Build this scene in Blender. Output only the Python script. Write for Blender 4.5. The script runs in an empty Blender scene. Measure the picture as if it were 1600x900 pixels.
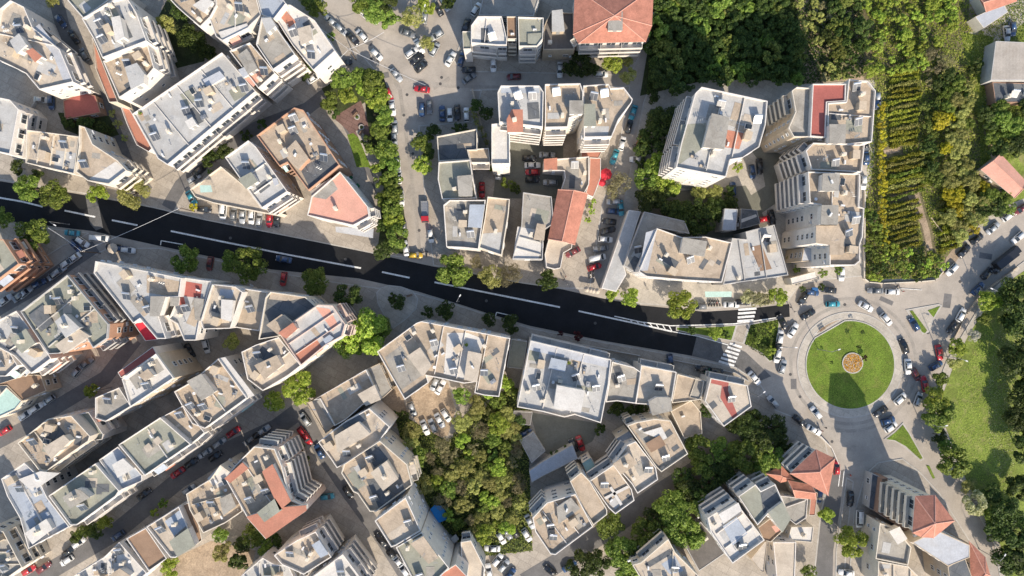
import bpy, math, random
import numpy as np
from mathutils import Vector, Matrix
R = random.Random(11)
C = bpy.context.scene.collection
sc = bpy.context.scene
# ------------------------------------------------------------------ camera, sky, sun, exposure
H, F = 200.0, 1109.0                       # camera height (m), focal length in photo pixels
cd = bpy.data.cameras.new('camera'); cam = bpy.data.objects.new('camera', cd); C.objects.link(cam)
cam.location = (0, 0, H); cam.rotation_euler = (0, 0, 0)
cd.sensor_width = 36; cd.lens = F/1600*36; cd.clip_start = 1; cd.clip_end = 3000
sc.camera = cam
EL = math.radians(34); SX, SY = .39, -.92  # the sun stands towards (SX, SY)
n_ = math.hypot(SX, SY); SX /= n_; SY /= n_
w = bpy.data.worlds.new('World'); sc.world = w; w.use_nodes = True
nt = w.node_tree; bg = nt.nodes['Background']; sk = nt.nodes.new('ShaderNodeTexSky')
sk.sky_type = 'NISHITA'; sk.sun_disc = False; sk.sun_elevation = EL; sk.sun_rotation = math.atan2(SX, SY)
nt.links.new(sk.outputs[0], bg.inputs[0]); bg.inputs[1].default_value = .145
sl = bpy.data.lights.new('sun', 'SUN'); sl.energy = 4.4; sl.angle = math.radians(.5); sl.color = (1, .875, .72)
so = bpy.data.objects.new('sun', sl); C.objects.link(so)
so.rotation_euler = Vector((-SX*math.cos(EL), -SY*math.cos(EL), -math.sin(EL))).to_track_quat('-Z', 'Y').to_euler()
so.location = (60, -150, 160)
sc.view_settings.view_transform = 'Standard'; sc.view_settings.look = 'None'
sc.view_settings.exposure = .50; sc.view_settings.gamma = 1; sc.view_settings.use_curve_mapping = False
try:
    sc.cycles.max_bounces = 5; sc.cycles.diffuse_bounces = 3; sc.cycles.glossy_bounces = 2; sc.cycles.transparent_max_bounces = 4
except Exception: pass
# ------------------------------------------------------------------ tracing helpers
OX, OY, OS = 0, 0, 1.0
def O(x, y, s=3.75):
    global OX, OY, OS
    OX, OY, OS = x, y, s
def pts(s):
    r = []
    for t in s.split():
        a, b = t.split(','); r.append((OX+float(a)/OS, OY+float(b)/OS))
    return r
def W(x, y, z=0.0):
    s = (H-z)/F
    return ((x-800)*s, (450-y)*s)
def WP(p, z): return [W(x, y, z) for x, y in p]
def area(p): return sum(p[i][0]*p[(i+1) % len(p)][1]-p[(i+1) % len(p)][0]*p[i][1] for i in range(len(p)))/2
def inside(pt, p):
    x, y = pt; c = False; n = len(p); j = n-1
    for i in range(n):
        xi, yi = p[i]; xj, yj = p[j]
        if (yi > y) != (yj > y) and x < (xj-xi)*(y-yi)/(yj-yi)+xi: c = not c
        j = i
    return c
def edist(pt, p):
    best = 1e9
    for i in range(len(p)):
        ax, ay = p[i]; bx, by = p[(i+1) % len(p)]
        dx, dy = bx-ax, by-ay; L = dx*dx+dy*dy or 1e-9
        t = max(0, min(1, ((pt[0]-ax)*dx+(pt[1]-ay)*dy)/L))
        best = min(best, math.hypot(pt[0]-ax-t*dx, pt[1]-ay-t*dy))
    return best
def offset(p, d):                        # ccw polygon, d>0 goes inward
    n = len(p); out = []
    for i in range(n):
        a = Vector(p[i-1]); b = Vector(p[i]); c = Vector(p[(i+1) % n])
        u = (b-a).normalized(); v = (c-b).normalized()
        n1 = Vector((-u.y, u.x)); n2 = Vector((-v.y, v.x)); m = n1+n2
        if m.length < .3: m = n1
        else: m = m.normalized()/max(.45, m.normalized().dot(n1))
        q = b+m*d; out.append((q.x, q.y))
    return out
# ------------------------------------------------------------------ mesh builder
class MB:
    def __init__(s): s.v = []; s.f = []; s.m = []
    def face(s, vs, m=0):
        b = len(s.v); s.v += [tuple(q) for q in vs]; s.f.append(tuple(range(b, b+len(vs)))); s.m.append(m)
    def prism(s, p, z0, z1, m=0, mt=None, bottom=True, top=True):
        if area(p) < 0: p = p[::-1]
        n = len(p); b = len(s.v)
        s.v += [(x, y, z0) for x, y in p]+[(x, y, z1) for x, y in p]
        for i in range(n):
            j = (i+1) % n; s.f.append((b+i, b+j, b+n+j, b+n+i)); s.m.append(m)
        if top: s.f.append(tuple(range(b+n, b+2*n))); s.m.append(m if mt is None else mt)
        if bottom: s.f.append(tuple(range(b+n-1, b-1, -1))); s.m.append(m)
    def ring(s, p, q, z0, z1, m=0):      # between outer p and inner q
        n = len(p); b = len(s.v)
        s.v += [(x, y, z0) for x, y in p]+[(x, y, z1) for x, y in p]+[(x, y, z1) for x, y in q]+[(x, y, z0) for x, y in q]
        for i in range(n):
            j = (i+1) % n
            for k in range(3):
                s.f.append((b+k*n+i, b+k*n+j, b+(k+1)*n+j, b+(k+1)*n+i)); s.m.append(m)
    def box(s, c, d, ang=0, m=0, tilt=0):
        cx, cy, cz = c; hx, hy, hz = d[0]/2, d[1]/2, d[2]/2; b = len(s.v); ca, sa = math.cos(ang), math.sin(ang); ct, st = math.cos(tilt), math.sin(tilt)
        for z in (-hz, hz):
            for x, y in ((-hx, -hy), (hx, -hy), (hx, hy), (-hx, hy)):
                y2 = y*ct-z*st; z2 = y*st+z*ct
                s.v.append((cx+x*ca-y2*sa, cy+x*sa+y2*ca, cz+z2))
        for f in ((0, 3, 2, 1), (4, 5, 6, 7), (0, 1, 5, 4), (1, 2, 6, 5), (2, 3, 7, 6), (3, 0, 4, 7)):
            s.f.append(tuple(b+i for i in f)); s.m.append(m)
    def tube(s, a, b_, r0, r1=None, n=8, m=0, cap=True):
        r1 = r0 if r1 is None else r1; a = Vector(a); b_ = Vector(b_); d = (b_-a).normalized()
        u = d.orthogonal().normalized(); v = d.cross(u); b = len(s.v)
        for c, r in ((a, r0), (b_, r1)):
            for k in range(n):
                t = 2*math.pi*k/n; s.v.append(tuple(c+u*math.cos(t)*r+v*math.sin(t)*r))
        for k in range(n):
            j = (k+1) % n; s.f.append((b+k, b+j, b+n+j, b+n+k)); s.m.append(m)
        if cap: s.f.append(tuple(b+n-1-k for k in range(n))); s.f.append(tuple(b+n+k for k in range(n))); s.m += [m, m]
    def lathe(s, c, prof, n=16, m=0):    # prof: (r, z)
        b = len(s.v)
        for r, z in prof:
            for k in range(n):
                t = 2*math.pi*k/n; s.v.append((c[0]+r*math.cos(t), c[1]+r*math.sin(t), c[2]+z))
        for i in range(len(prof)-1):
            for k in range(n):
                j = (k+1) % n; s.f.append((b+i*n+k, b+i*n+j, b+(i+1)*n+j, b+(i+1)*n+k)); s.m.append(m)
        s.f.append(tuple(b+(len(prof)-1)*n+k for k in range(n))); s.m.append(m)
        s.f.append(tuple(b+n-1-k for k in range(n))); s.m.append(m)
    def mesh(s, name, mats, smooth=False):
        me = bpy.data.meshes.new(name); me.from_pydata(s.v, [], s.f)
        for mt in (mats if isinstance(mats, (list, tuple)) else [mats]): me.materials.append(mt)
        me.polygons.foreach_set('material_index', s.m)
        if smooth: me.polygons.foreach_set('use_smooth', [True]*len(s.f))
        me.update(); return me
    def build(s, name, mats, parent=None, smooth=False, loc=None):
        return link(name, s.mesh(name, mats, smooth), parent, loc)
def link(name, me, parent=None, loc=None, rz=None, sca=None):
    o = bpy.data.objects.new(name, me); C.objects.link(o)
    if parent: o.parent = parent
    if loc: o.location = loc
    if rz is not None: o.rotation_euler = (0, 0, rz)
    if sca is not None: o.scale = sca if isinstance(sca, tuple) else (sca,)*3
    return o
def tag(o, label=None, cat=None, group=None, kind=None):
    if label: o['label'] = label
    if cat: o['category'] = cat
    if group: o['group'] = group
    if kind: o['kind'] = kind
    return o
def thing(name, label, cat, loc=(0, 0, 0), rz=0, group=None, sca=None):
    return tag(link(name, None, None, loc, rz, sca), label, cat, group)
def struct(name, mb, mat): return tag(mb.build(name, mat), kind='structure')
def dup(root, loc, rz=0, label=None, group=None, sca=None):
    r = root.copy(); C.objects.link(r); r.location = loc; r.rotation_euler = (0, 0, rz)
    if sca is not None: r.scale = sca if isinstance(sca, tuple) else (sca,)*3
    if label: r['label'] = label
    if group: r['group'] = group
    for ch in root.children:
        c = ch.copy(); C.objects.link(c); c.parent = r
        for g in ch.children:
            d = g.copy(); C.objects.link(d); d.parent = c
    return r
ORD = ['first', 'second', 'third', 'fourth', 'fifth', 'sixth', 'seventh', 'eighth', 'ninth', 'tenth', 'eleventh', 'twelfth', 'thirteenth', 'fourteenth', 'fifteenth', 'sixteenth', 'seventeenth', 'eighteenth', 'nineteenth', 'twentieth', 'twenty-first', 'twenty-second', 'twenty-third', 'twenty-fourth', 'twenty-fifth']
# ------------------------------------------------------------------ materials
MATS = {}
def mat(name, col, rough=.85, var=.18, scale=.25, stain=0., stcol=(.12, .10, .08), seams=0., bump=0., metal=0., spec=.3, stripes=None, fine=.1, coords='Object', seamcol=.6):
    if name in MATS: return MATS[name]
    m = bpy.data.materials.new(name); m.use_nodes = True; t = m.node_tree; N = t.nodes.new; Lk = t.links.new
    b = t.nodes['Principled BSDF']; b.inputs['Roughness'].default_value = rough; b.inputs['Metallic'].default_value = metal
    b.inputs['Specular IOR Level'].default_value = spec
    tc = N('ShaderNodeTexCoord'); co = tc.outputs[coords]
    n1 = N('ShaderNodeTexNoise'); n1.inputs['Scale'].default_value = scale; n1.inputs['Detail'].default_value = 6; n1.inputs['Roughness'].default_value = .65
    n2 = N('ShaderNodeTexNoise'); n2.inputs['Scale'].default_value = 3.1; n2.inputs['Detail'].default_value = 3
    Lk(co, n1.inputs['Vector']); Lk(co, n2.inputs['Vector'])
    def mr(src, lo, hi, a=.3, z=.7):
        q = N('ShaderNodeMapRange'); q.inputs[1].default_value = a; q.inputs[2].default_value = z
        q.inputs[3].default_value = lo; q.inputs[4].default_value = hi; Lk(src, q.inputs[0]); return q.outputs[0]
    def mul(a, c):
        q = N('ShaderNodeMath'); q.operation = 'MULTIPLY'; Lk(a, q.inputs[0])
        if isinstance(c, float): q.inputs[1].default_value = c
        else: Lk(c, q.inputs[1])
        return q.outputs[0]
    f = mul(mr(n1.outputs[0], 1-var, 1+var), mr(n2.outputs[0], 1-fine, 1+fine))
    if stripes:
        sp = N('ShaderNodeTexWave'); sp.inputs['Scale'].default_value = stripes[0]; sp.bands_direction = stripes[1]; sp.inputs['Distortion'].default_value = .4; sp.inputs['Detail'].default_value = 1
        Lk(co, sp.inputs['Vector']); f = mul(f, mr(sp.outputs['Fac'], 1-stripes[2], 1., 0, 1))
    if seams:
        mp = N('ShaderNodeMapping'); Lk(co, mp.inputs[0]); mp.inputs['Rotation'].default_value = (0, 0, .5)
        br = N('ShaderNodeTexBrick'); br.offset = .3; br.inputs['Scale'].default_value = 1; br.inputs['Brick Width'].default_value = seams*1.6; br.inputs['Row Height'].default_value = seams
        br.inputs['Mortar Size'].default_value = .07; br.inputs['Color1'].default_value = (1, 1, 1, 1); br.inputs['Color2'].default_value = (.86, .86, .86, 1)
        br.inputs['Mortar'].default_value = (seamcol,)*3+(1,)
        Lk(mp.outputs[0], br.inputs['Vector']); f = mul(f, br.outputs['Color'])
    mx = N('ShaderNodeMix'); mx.data_type = 'RGBA'; mx.blend_type = 'MULTIPLY'; mx.inputs[0].default_value = 1; mx.inputs[6].default_value = (*col, 1)
    cb = N('ShaderNodeCombineColor'); [Lk(f, cb.inputs[i]) for i in range(3)]; Lk(cb.outputs[0], mx.inputs[7]); out = mx.outputs[2]
    if stain:
        n3 = N('ShaderNodeTexNoise'); n3.inputs['Scale'].default_value = .33; n3.inputs['Detail'].default_value = 8; n3.inputs['Roughness'].default_value = .7; n3.inputs['Distortion'].default_value = .8
        mp = N('ShaderNodeMapping'); mp.inputs['Location'].default_value = (17, 5, 3); Lk(co, mp.inputs[0]); Lk(mp.outputs[0], n3.inputs['Vector'])
        m2 = N('ShaderNodeMix'); m2.data_type = 'RGBA'; m2.inputs[7].default_value = (*stcol, 1); Lk(out, m2.inputs[6]); Lk(mr(n3.outputs[0], 0, stain, .5, .72), m2.inputs[0]); out = m2.outputs[2]
    Lk(out, b.inputs['Base Color'])
    if bump:
        bp = N('ShaderNodeBump'); bp.inputs['Strength'].default_value = bump; bp.inputs['Distance'].default_value = .15; Lk(n2.outputs[0], bp.inputs['Height']); Lk(bp.outputs[0], b.inputs['Normal'])
    MATS[name] = m; return m
def leafmat(name, cols, trans=.35):
    if name in MATS: return MATS[name]
    m = bpy.data.materials.new(name); m.use_nodes = True; t = m.node_tree; N = t.nodes.new; Lk = t.links.new
    b = t.nodes['Principled BSDF']; b.inputs['Roughness'].default_value = .55; b.inputs['Specular IOR Level'].default_value = .25
    g = N('ShaderNodeNewGeometry'); oi = N('ShaderNodeObjectInfo')
    cr = N('ShaderNodeValToRGB'); cr.color_ramp.elements[0].color = (*cols[0], 1); cr.color_ramp.elements[1].color = (*cols[-1], 1)
    for i, c in enumerate(cols[1:-1]):
        e = cr.color_ramp.elements.new((i+1)/(len(cols)-1)); e.color = (*c, 1)
    Lk(g.outputs['Random Per Island'], cr.inputs[0])
    hs = N('ShaderNodeHueSaturation'); Lk(cr.outputs[0], hs.inputs['Color'])
    q = N('ShaderNodeMapRange'); q.inputs[3].default_value = .75; q.inputs[4].default_value = 1.3; Lk(oi.outputs['Random'], q.inputs[0]); Lk(q.outputs[0], hs.inputs['Value'])
    q = N('ShaderNodeMapRange'); q.inputs[3].default_value = .485; q.inputs[4].default_value = .515; Lk(oi.outputs['Random'], q.inputs[0]); Lk(q.outputs[0], hs.inputs['Hue'])
    Lk(hs.outputs[0], b.inputs['Base Color'])
    tr = N('ShaderNodeBsdfTranslucent'); Lk(hs.outputs[0], tr.inputs[0]); mx = N('ShaderNodeMixShader'); mx.inputs[0].default_value = trans
    Lk(b.outputs[0], mx.inputs[1]); Lk(tr.outputs[0], mx.inputs[2]); Lk(mx.outputs[0], t.nodes['Material Output'].inputs[0])
    MATS[name] = m; return m
RF = dict(
 tan=mat('roof_tan_concrete', (.45, .37, .28), stain=.75, stcol=(.25, .20, .15), seams=4.5, seamcol=.82),
 cream=mat('roof_cream_screed', (.51, .445, .36), stain=.6, stcol=(.34, .28, .22), seams=6, seamcol=.85),
 conc=mat('roof_grey_concrete', (.35, .33, .29), stain=.75, stcol=(.19, .17, .145), seams=3.4, seamcol=.8),
 green=mat('roof_grey_green_membrane', (.30, .305, .25), var=.14, stain=.5, stcol=(.20, .19, .155), seams=5, seamcol=.9),
 pale=mat('roof_pale_grey_coating', (.46, .46, .445), var=.15, stain=.5, stcol=(.36, .335, .30), seams=7, seamcol=.88),
 white=mat('roof_white_coating', (.58, .56, .52), var=.12, stain=.45, stcol=(.45, .41, .36)),
 dark=mat('roof_bitumen_or_shade', (.12, .13, .14), stain=.5, stcol=(.24, .23, .21), seams=4),  # bitumen, and the painted shade of some roof patches
 wood=mat('roof_weathered_sheet', (.17, .155, .14), var=.25, stripes=(.9, 'X', .35), stain=.3),
 terra=mat('roof_terracotta_paint', (.45, .20, .135), var=.15, stain=.35, stcol=(.36, .2, .14)),
 pink=mat('roof_pink_paint', (.62, .33, .25), var=.12, stain=.35, stcol=(.45, .28, .2)),
 red=mat('roof_red_paint', (.36, .115, .095), var=.15, stain=.2, stcol=(.2, .08, .06)),
 bright=mat('roof_bright_red_cloth', (.62, .04, .06), var=.06),
 brown=mat('roof_brown_paint', (.27, .18, .12), var=.2, stain=.3, stcol=(.17, .13, .1)),
 metal=mat('roof_corrugated_metal', (.50, .52, .55), rough=.55, var=.12, stripes=(1.1, 'X', .28), stain=.2, stcol=(.3, .24, .18)),
 tile=mat('roof_clay_tile', (.50, .22, .155), var=.22, scale=.6, stripes=(1.6, 'Y', .30), stain=.3, stcol=(.27, .13, .09), bump=.4),
 sheet=mat('roof_beige_sheet', (.44, .40, .35), var=.15, stripes=(.8, 'X', .22), stain=.4, stcol=(.3, .25, .2)),
 blue=mat('roof_blue_grey_coating', (.36, .40, .45), var=.12, stain=.3, stcol=(.3, .32, .34)),
 mint=mat('roof_mint_sheet', (.42, .58, .52), var=.1))
WL = dict(
 white=mat('wall_white_render', (.68, .64, .585), var=.1, stain=.25, stcol=(.5, .45, .38)),
 cream=mat('wall_cream_render', (.66, .60, .50), var=.1, stain=.3, stcol=(.45, .38, .3)),
 pink=mat('wall_pink_render', (.62, .49, .42), var=.1, stain=.2, stcol=(.42, .33, .27)),
 grey=mat('wall_grey_render', (.44, .43, .41), var=.12, stain=.3, stcol=(.3, .28, .25)),
 brown=mat('wall_brown_render', (.33, .21, .15), var=.12, stain=.3, stcol=(.2, .13, .1)),
 orange=mat('wall_orange_render', (.50, .29, .19), var=.1, stain=.2, stcol=(.4, .22, .15)),
 stone=mat('wall_sand_render', (.52, .43, .32), var=.15, stain=.4, stcol=(.33, .27, .2)))
glass = mat('glass_dark', (.035, .045, .055), rough=.12, var=.1, spec=.6)
shutter = mat('shutter_grey', (.30, .30, .29), var=.1)
frame_w = mat('frame_white', (.72, .72, .70), var=.05)
metal_g = mat('metal_grey', (.35, .36, .37), rough=.45, metal=.6, var=.05)
metal_w = mat('metal_white', (.70, .70, .69), rough=.5, var=.05)
solar = mat('solar_glass', (.05, .06, .075), rough=.3, var=.05, spec=.8, stripes=(2.5, 'X', .3))
tankm = mat('tank_steel', (.62, .64, .66), rough=.3, metal=.7, var=.04)
bark = mat('bark', (.13, .10, .075), scale=2, var=.3)
rubber = mat('rubber', (.025, .025, .025), rough=.9)
LEAF = dict(
 green=leafmat('leaf_green', [(.06, .10, .015), (.13, .20, .03), (.22, .31, .05), (.34, .41, .09)]),
 lime=leafmat('leaf_lime', [(.12, .20, .02), (.24, .34, .04), (.38, .47, .07), (.48, .54, .11)]),
 dark=leafmat('leaf_dark', [(.022, .04, .010), (.045, .075, .016), (.08, .12, .024), (.14, .18, .04)]),
 wood=leafmat('leaf_wood', [(.04, .06, .015), (.10, .13, .025), (.20, .23, .045), (.32, .32, .08)]),
 olive=leafmat('leaf_olive', [(.15, .17, .04), (.28, .30, .075), (.42, .42, .12), (.50, .48, .18)]),
 yellow=leafmat('leaf_yellow', [(.16, .18, .015), (.34, .32, .02), (.52, .44, .03), (.62, .52, .06)]),
 vine=leafmat('leaf_vine', [(.10, .13, .02), (.22, .25, .03), (.36, .36, .045), (.46, .43, .07)]),
 pale=leafmat('leaf_pale', [(.20, .22, .08), (.33, .33, .14), (.48, .46, .26), (.58, .55, .36)]),
 bare=leafmat('leaf_brown', [(.13, .12, .06), (.22, .20, .10), (.31, .28, .14), (.36, .33, .18)]),
 purple=leafmat('leaf_purple', [(.035, .008, .012), (.07, .015, .02), (.10, .02, .03)]),
 blossom=leafmat('leaf_blossom', [(.45, .42, .38), (.6, .58, .52), (.3, .34, .15)]))
# ------------------------------------------------------------------ building kit
SPECS = []
def B(label, h, p, roof='tan', wall='white', par=.9, ph=(), patch=(), bal=None, cat='apartment building', name='apartment_building', tile=None, eq=1.0, win=1, aw=None, rim=None, lines=0, pc=None):
    """h = height of the roof edge; p = traced outline; ph = (extra height, outline, roof colour); patch = (outline, colour)"""
    P = pts(p); wp = WP(P, h); n = len(wp); idx = list(range(n))
    if area(wp) < 0: wp = wp[::-1]; idx = [(n-2-i) % n for i in range(n)]   # traced edge number of each edge after reversing
    SPECS.append(dict(label=label, h=h, wp=wp, idx=idx, roof=roof, wall=wall, par=par, ph=[(d, pts(q), c) for d, q, c in ph], patch=[(pts(q), c) for q, c in patch],
                      bal=bal, cat=cat, name=name, tile=tile, eq=eq, win=win, aw=aw, rim=rim, lines=lines, pc=pc))
winmesh = {}
def window_mesh(k):
    if k in winmesh: return winmesh[k]
    wd, ht = dict(win=(1.3, 1.4), small=(.7, .8), door=(2.3, 2.15))[k]
    mb = MB(); mb.box((0, 0, 0), (wd, .06, ht), m=0)
    for s in (-1, 1): mb.box((s*(wd/2+.04), -.03, 0), (.08, .12, ht+.16), m=1)
    for s in (-1, 1): mb.box((0, -.03, s*(ht/2+.04)), (wd, .12, .08), m=1)
    mb.box((0, -.045, 0), (.07, .05, ht), m=1)
    if k != 'small': mb.box((0, -.06, ht/2-.2), (wd, .05, .38), m=2)
    else: mb.box((0, -.12, -ht/2-.1), (wd+.2, .2, .06), m=1)
    winmesh[k] = mb.mesh('window', [glass, frame_w, shutter]); return winmesh[k]
EQ = {}
def eq_parts():
    # each entry: list of (name, mesh, children)
    def M(f, mats, nm, smooth=False):
        mb = MB(); f(mb); return mb.mesh(nm, mats, smooth)
    fr = M(lambda b: [b.tube((x, .75, 0), (x, .75, 1.25), .035), b.tube((x, -.75, 0), (x, -.75, .3), .035), b.tube((x, -.75, .28), (x, .75, 1.2), .03)] and None if False else None, metal_g, 'stand') if False else None
    mb = MB()
    for x in (-.95, .95):
        mb.tube((x, .75, 0), (x, .75, 1.3), .035, n=5); mb.tube((x, -.75, 0), (x, -.75, .3), .035, n=5); mb.tube((x, -.75, .26), (x, .75, 1.2), .03, n=5)
    mb.box((0, .75, 1.25), (2.0, .06, .06))
    stand = mb.mesh('stand', metal_g)
    mb = MB(); t = math.atan2(.95, 1.5)
    for x in (-.52, .52):
        mb.box((x, 0, .82), (1.0, 1.9, .09), m=1, tilt=t); mb.box((x, -.012, .845), (.92, 1.8, .09), m=0, tilt=t)
    panel = mb.mesh('panel', [solar, metal_g])
    mb = MB(); mb.tube((-.95, .88, 1.5), (.95, .88, 1.5), .29, n=14); mb.tube((-.97, .88, 1.5), (-1.0, .88, 1.5), .2, n=10)
    tank = mb.mesh('tank', tankm, False)
    EQ['s'] = ('solar_heater', stand, [('panel', panel), ('tank', tank)], 1.3)
    mb = MB(); mb.box((0, 0, .75), (.75, .95, 1.5)); mb.box((0, 0, 1.56), (.95, 1.15, .1)); mb.box((0, -.2, 1.8), (.3, .3, .4)); mb.box((0, .2, 1.8), (.3, .3, .4)); mb.box((0, 0, 2.03), (.6, .9, .06))
    EQ['c'] = ('chimney', mb.mesh('chimney', WL['cream']), [], .7)
    mb = MB(); mb.box((0, 0, .45), (.95, .4, .7)); mb.box((0, 0, .06), (.85, .45, .1), m=1); mb.tube((.15, -.2, .45), (.15, -.215, .45), .27, n=12, m=1)
    EQ['a'] = ('air_conditioner', mb.mesh('air_conditioner', [metal_w, metal_g]), [], .7)
    mb = MB(); mb.tube((0, 0, 0), (0, 0, 3.4), .03, .02, n=5)
    for z, L in ((3.3, 1.1), (2.9, .9)):
        mb.tube((-L/2, 0, z), (L/2, 0, z), .02, n=4)
        for k in range(5): x = -L/2+k*L/4; mb.tube((x, -.3, z), (x, .3, z), .012, n=4)
    EQ['n'] = ('antenna', mb.mesh('antenna', metal_g), [], .5)
    mb = MB(); mb.tube((0, 0, 0), (0, 0, .7), .04, n=6); 
    for i in range(4): 
        pass
    mb.lathe((0, .0, .75), [(.02, 0), (.25, .05), (.42, .16), (.43, .18), (.25, .08)], 14); 
    EQ['d'] = ('satellite_dish', mb.mesh('satellite_dish', metal_w, True), [], .6)
    mb = MB(); mb.box((0, 0, .3), (1.8, 1.3, .6)); mb.box((0, 0, .64), (1.6, 1.1, .08), m=1)
    EQ['l'] = ('skylight', mb.mesh('skylight', [WL['white'], glass]), [], 1.1)
    mb = MB(); mb.box((0, 0, .5), (1.5, 1.0, 1.0), m=0); mb.lathe((0, 0, 1.0), [(.25, 0), (.25, .08), (.1, .12)], 10, m=0)
    EQ['w'] = ('water_tank', mb.mesh('water_tank', metal_g), [], 1.0)
    mb = MB(); mb.box((0, 0, 1.15), (1.5, 1.9, 2.3)); mb.box((0, 0, 2.36), (1.8, 2.2, .12))
    EQ['h'] = ('roof_hut', mb.mesh('roof_hut', WL['stone']), [], 1.3)
    mb = MB()
    for i in range(2):
        for sx in (-1, 1): mb.tube((sx*.9, i*1.6-.8, 0), (sx*.9, i*1.6-.8, 1.7), .03, n=5)
        mb.tube((-.9, i*1.6-.8, 1.68), (.9, i*1.6-.8, 1.68), .03, n=5)
    for k in range(4): mb.tube((-.7+k*.45, -.8, 1.68), (-.7+k*.45, .8, 1.68), .012, n=4)
    for k in range(3): mb.box((-.7+k*.45, (k-1)*.3, 1.3), (.02, .6, .7), m=1)
    EQ['y'] = ('drying_rack', mb.mesh('drying_rack', [metal_g, frame_w]), [], 1.1)
    mb = MB(); mb.lathe((0, 0, 0), [(.25, 0), (.34, .45), (.30, .46), (.28, .40)], 10)
    r2 = random.Random(3)
    for k in range(90):
        a = r2.uniform(0, 6.28); rr = r2.uniform(0, .5); z = .5+r2.uniform(0, .7); s = .13; d = Vector((r2.uniform(-1, 1), r2.uniform(-1, 1), r2.uniform(.2, 1))).normalized(); u = d.orthogonal().normalized()*s; v = d.cross(u)
        c = Vector((rr*math.cos(a), rr*math.sin(a), z)); mb.face([c+u, c+v, c-u, c-v], 1)
    EQ['p'] = ('potted_plant', mb.mesh('potted_plant', [RF['terra'], LEAF['green']]), [], .5)
def eq_more():
    mb = MB(); mb.tube((0, 0, 0), (0, 0, .9), .07, n=8); mb.lathe((0, 0, .9), [(.16, 0), (.16, .05), (.03, .18)], 8); EQ['v'] = ('vent_pipe', mb.mesh('vent_pipe', metal_g), [], .35)
    mb = MB()
    for i, (x, y, w_, h_) in enumerate([(-.6, 0, .7, .5), (.15, .1, .5, .9), (.7, -.15, .45, .35)]): mb.box((x, y, h_/2), (w_, .5+.1*i, h_), m=i)
    mb.box((0, 0, .03), (2.1, .9, .05), m=1)
    EQ['q'] = ('storage_boxes', mb.mesh('storage_boxes', [WL['stone'], metal_g, shutter]), [], 1.1)
eq_more()
eq_parts()
def put_eq(k, parent, x, y, z, a):
    nm, me, ch, rad = EQ[k]
    o = link(nm, me, parent, (x, y, z), a)
    for cn, cm in ch: link(cn, cm, o)
    return o
def hull_hit(x, y, z, me):
    for s in SPECS:
        if s is not me and s['h'] > z and abs(x-s['cx']) < s['rad'] and abs(y-s['cy']) < s['rad'] and inside((x, y), s['wp']): return True
    return False
def build_all():
    for i, s in enumerate(SPECS):
        s['cx'] = sum(a for a, _ in s['wp'])/len(s['wp']); s['cy'] = sum(b for _, b in s['wp'])/len(s['wp'])
        s['rad'] = max(max(abs(a-s['cx']), abs(b-s['cy'])) for a, b in s['wp'])+.1
    for i, s in enumerate(SPECS): build(i, s)
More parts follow.
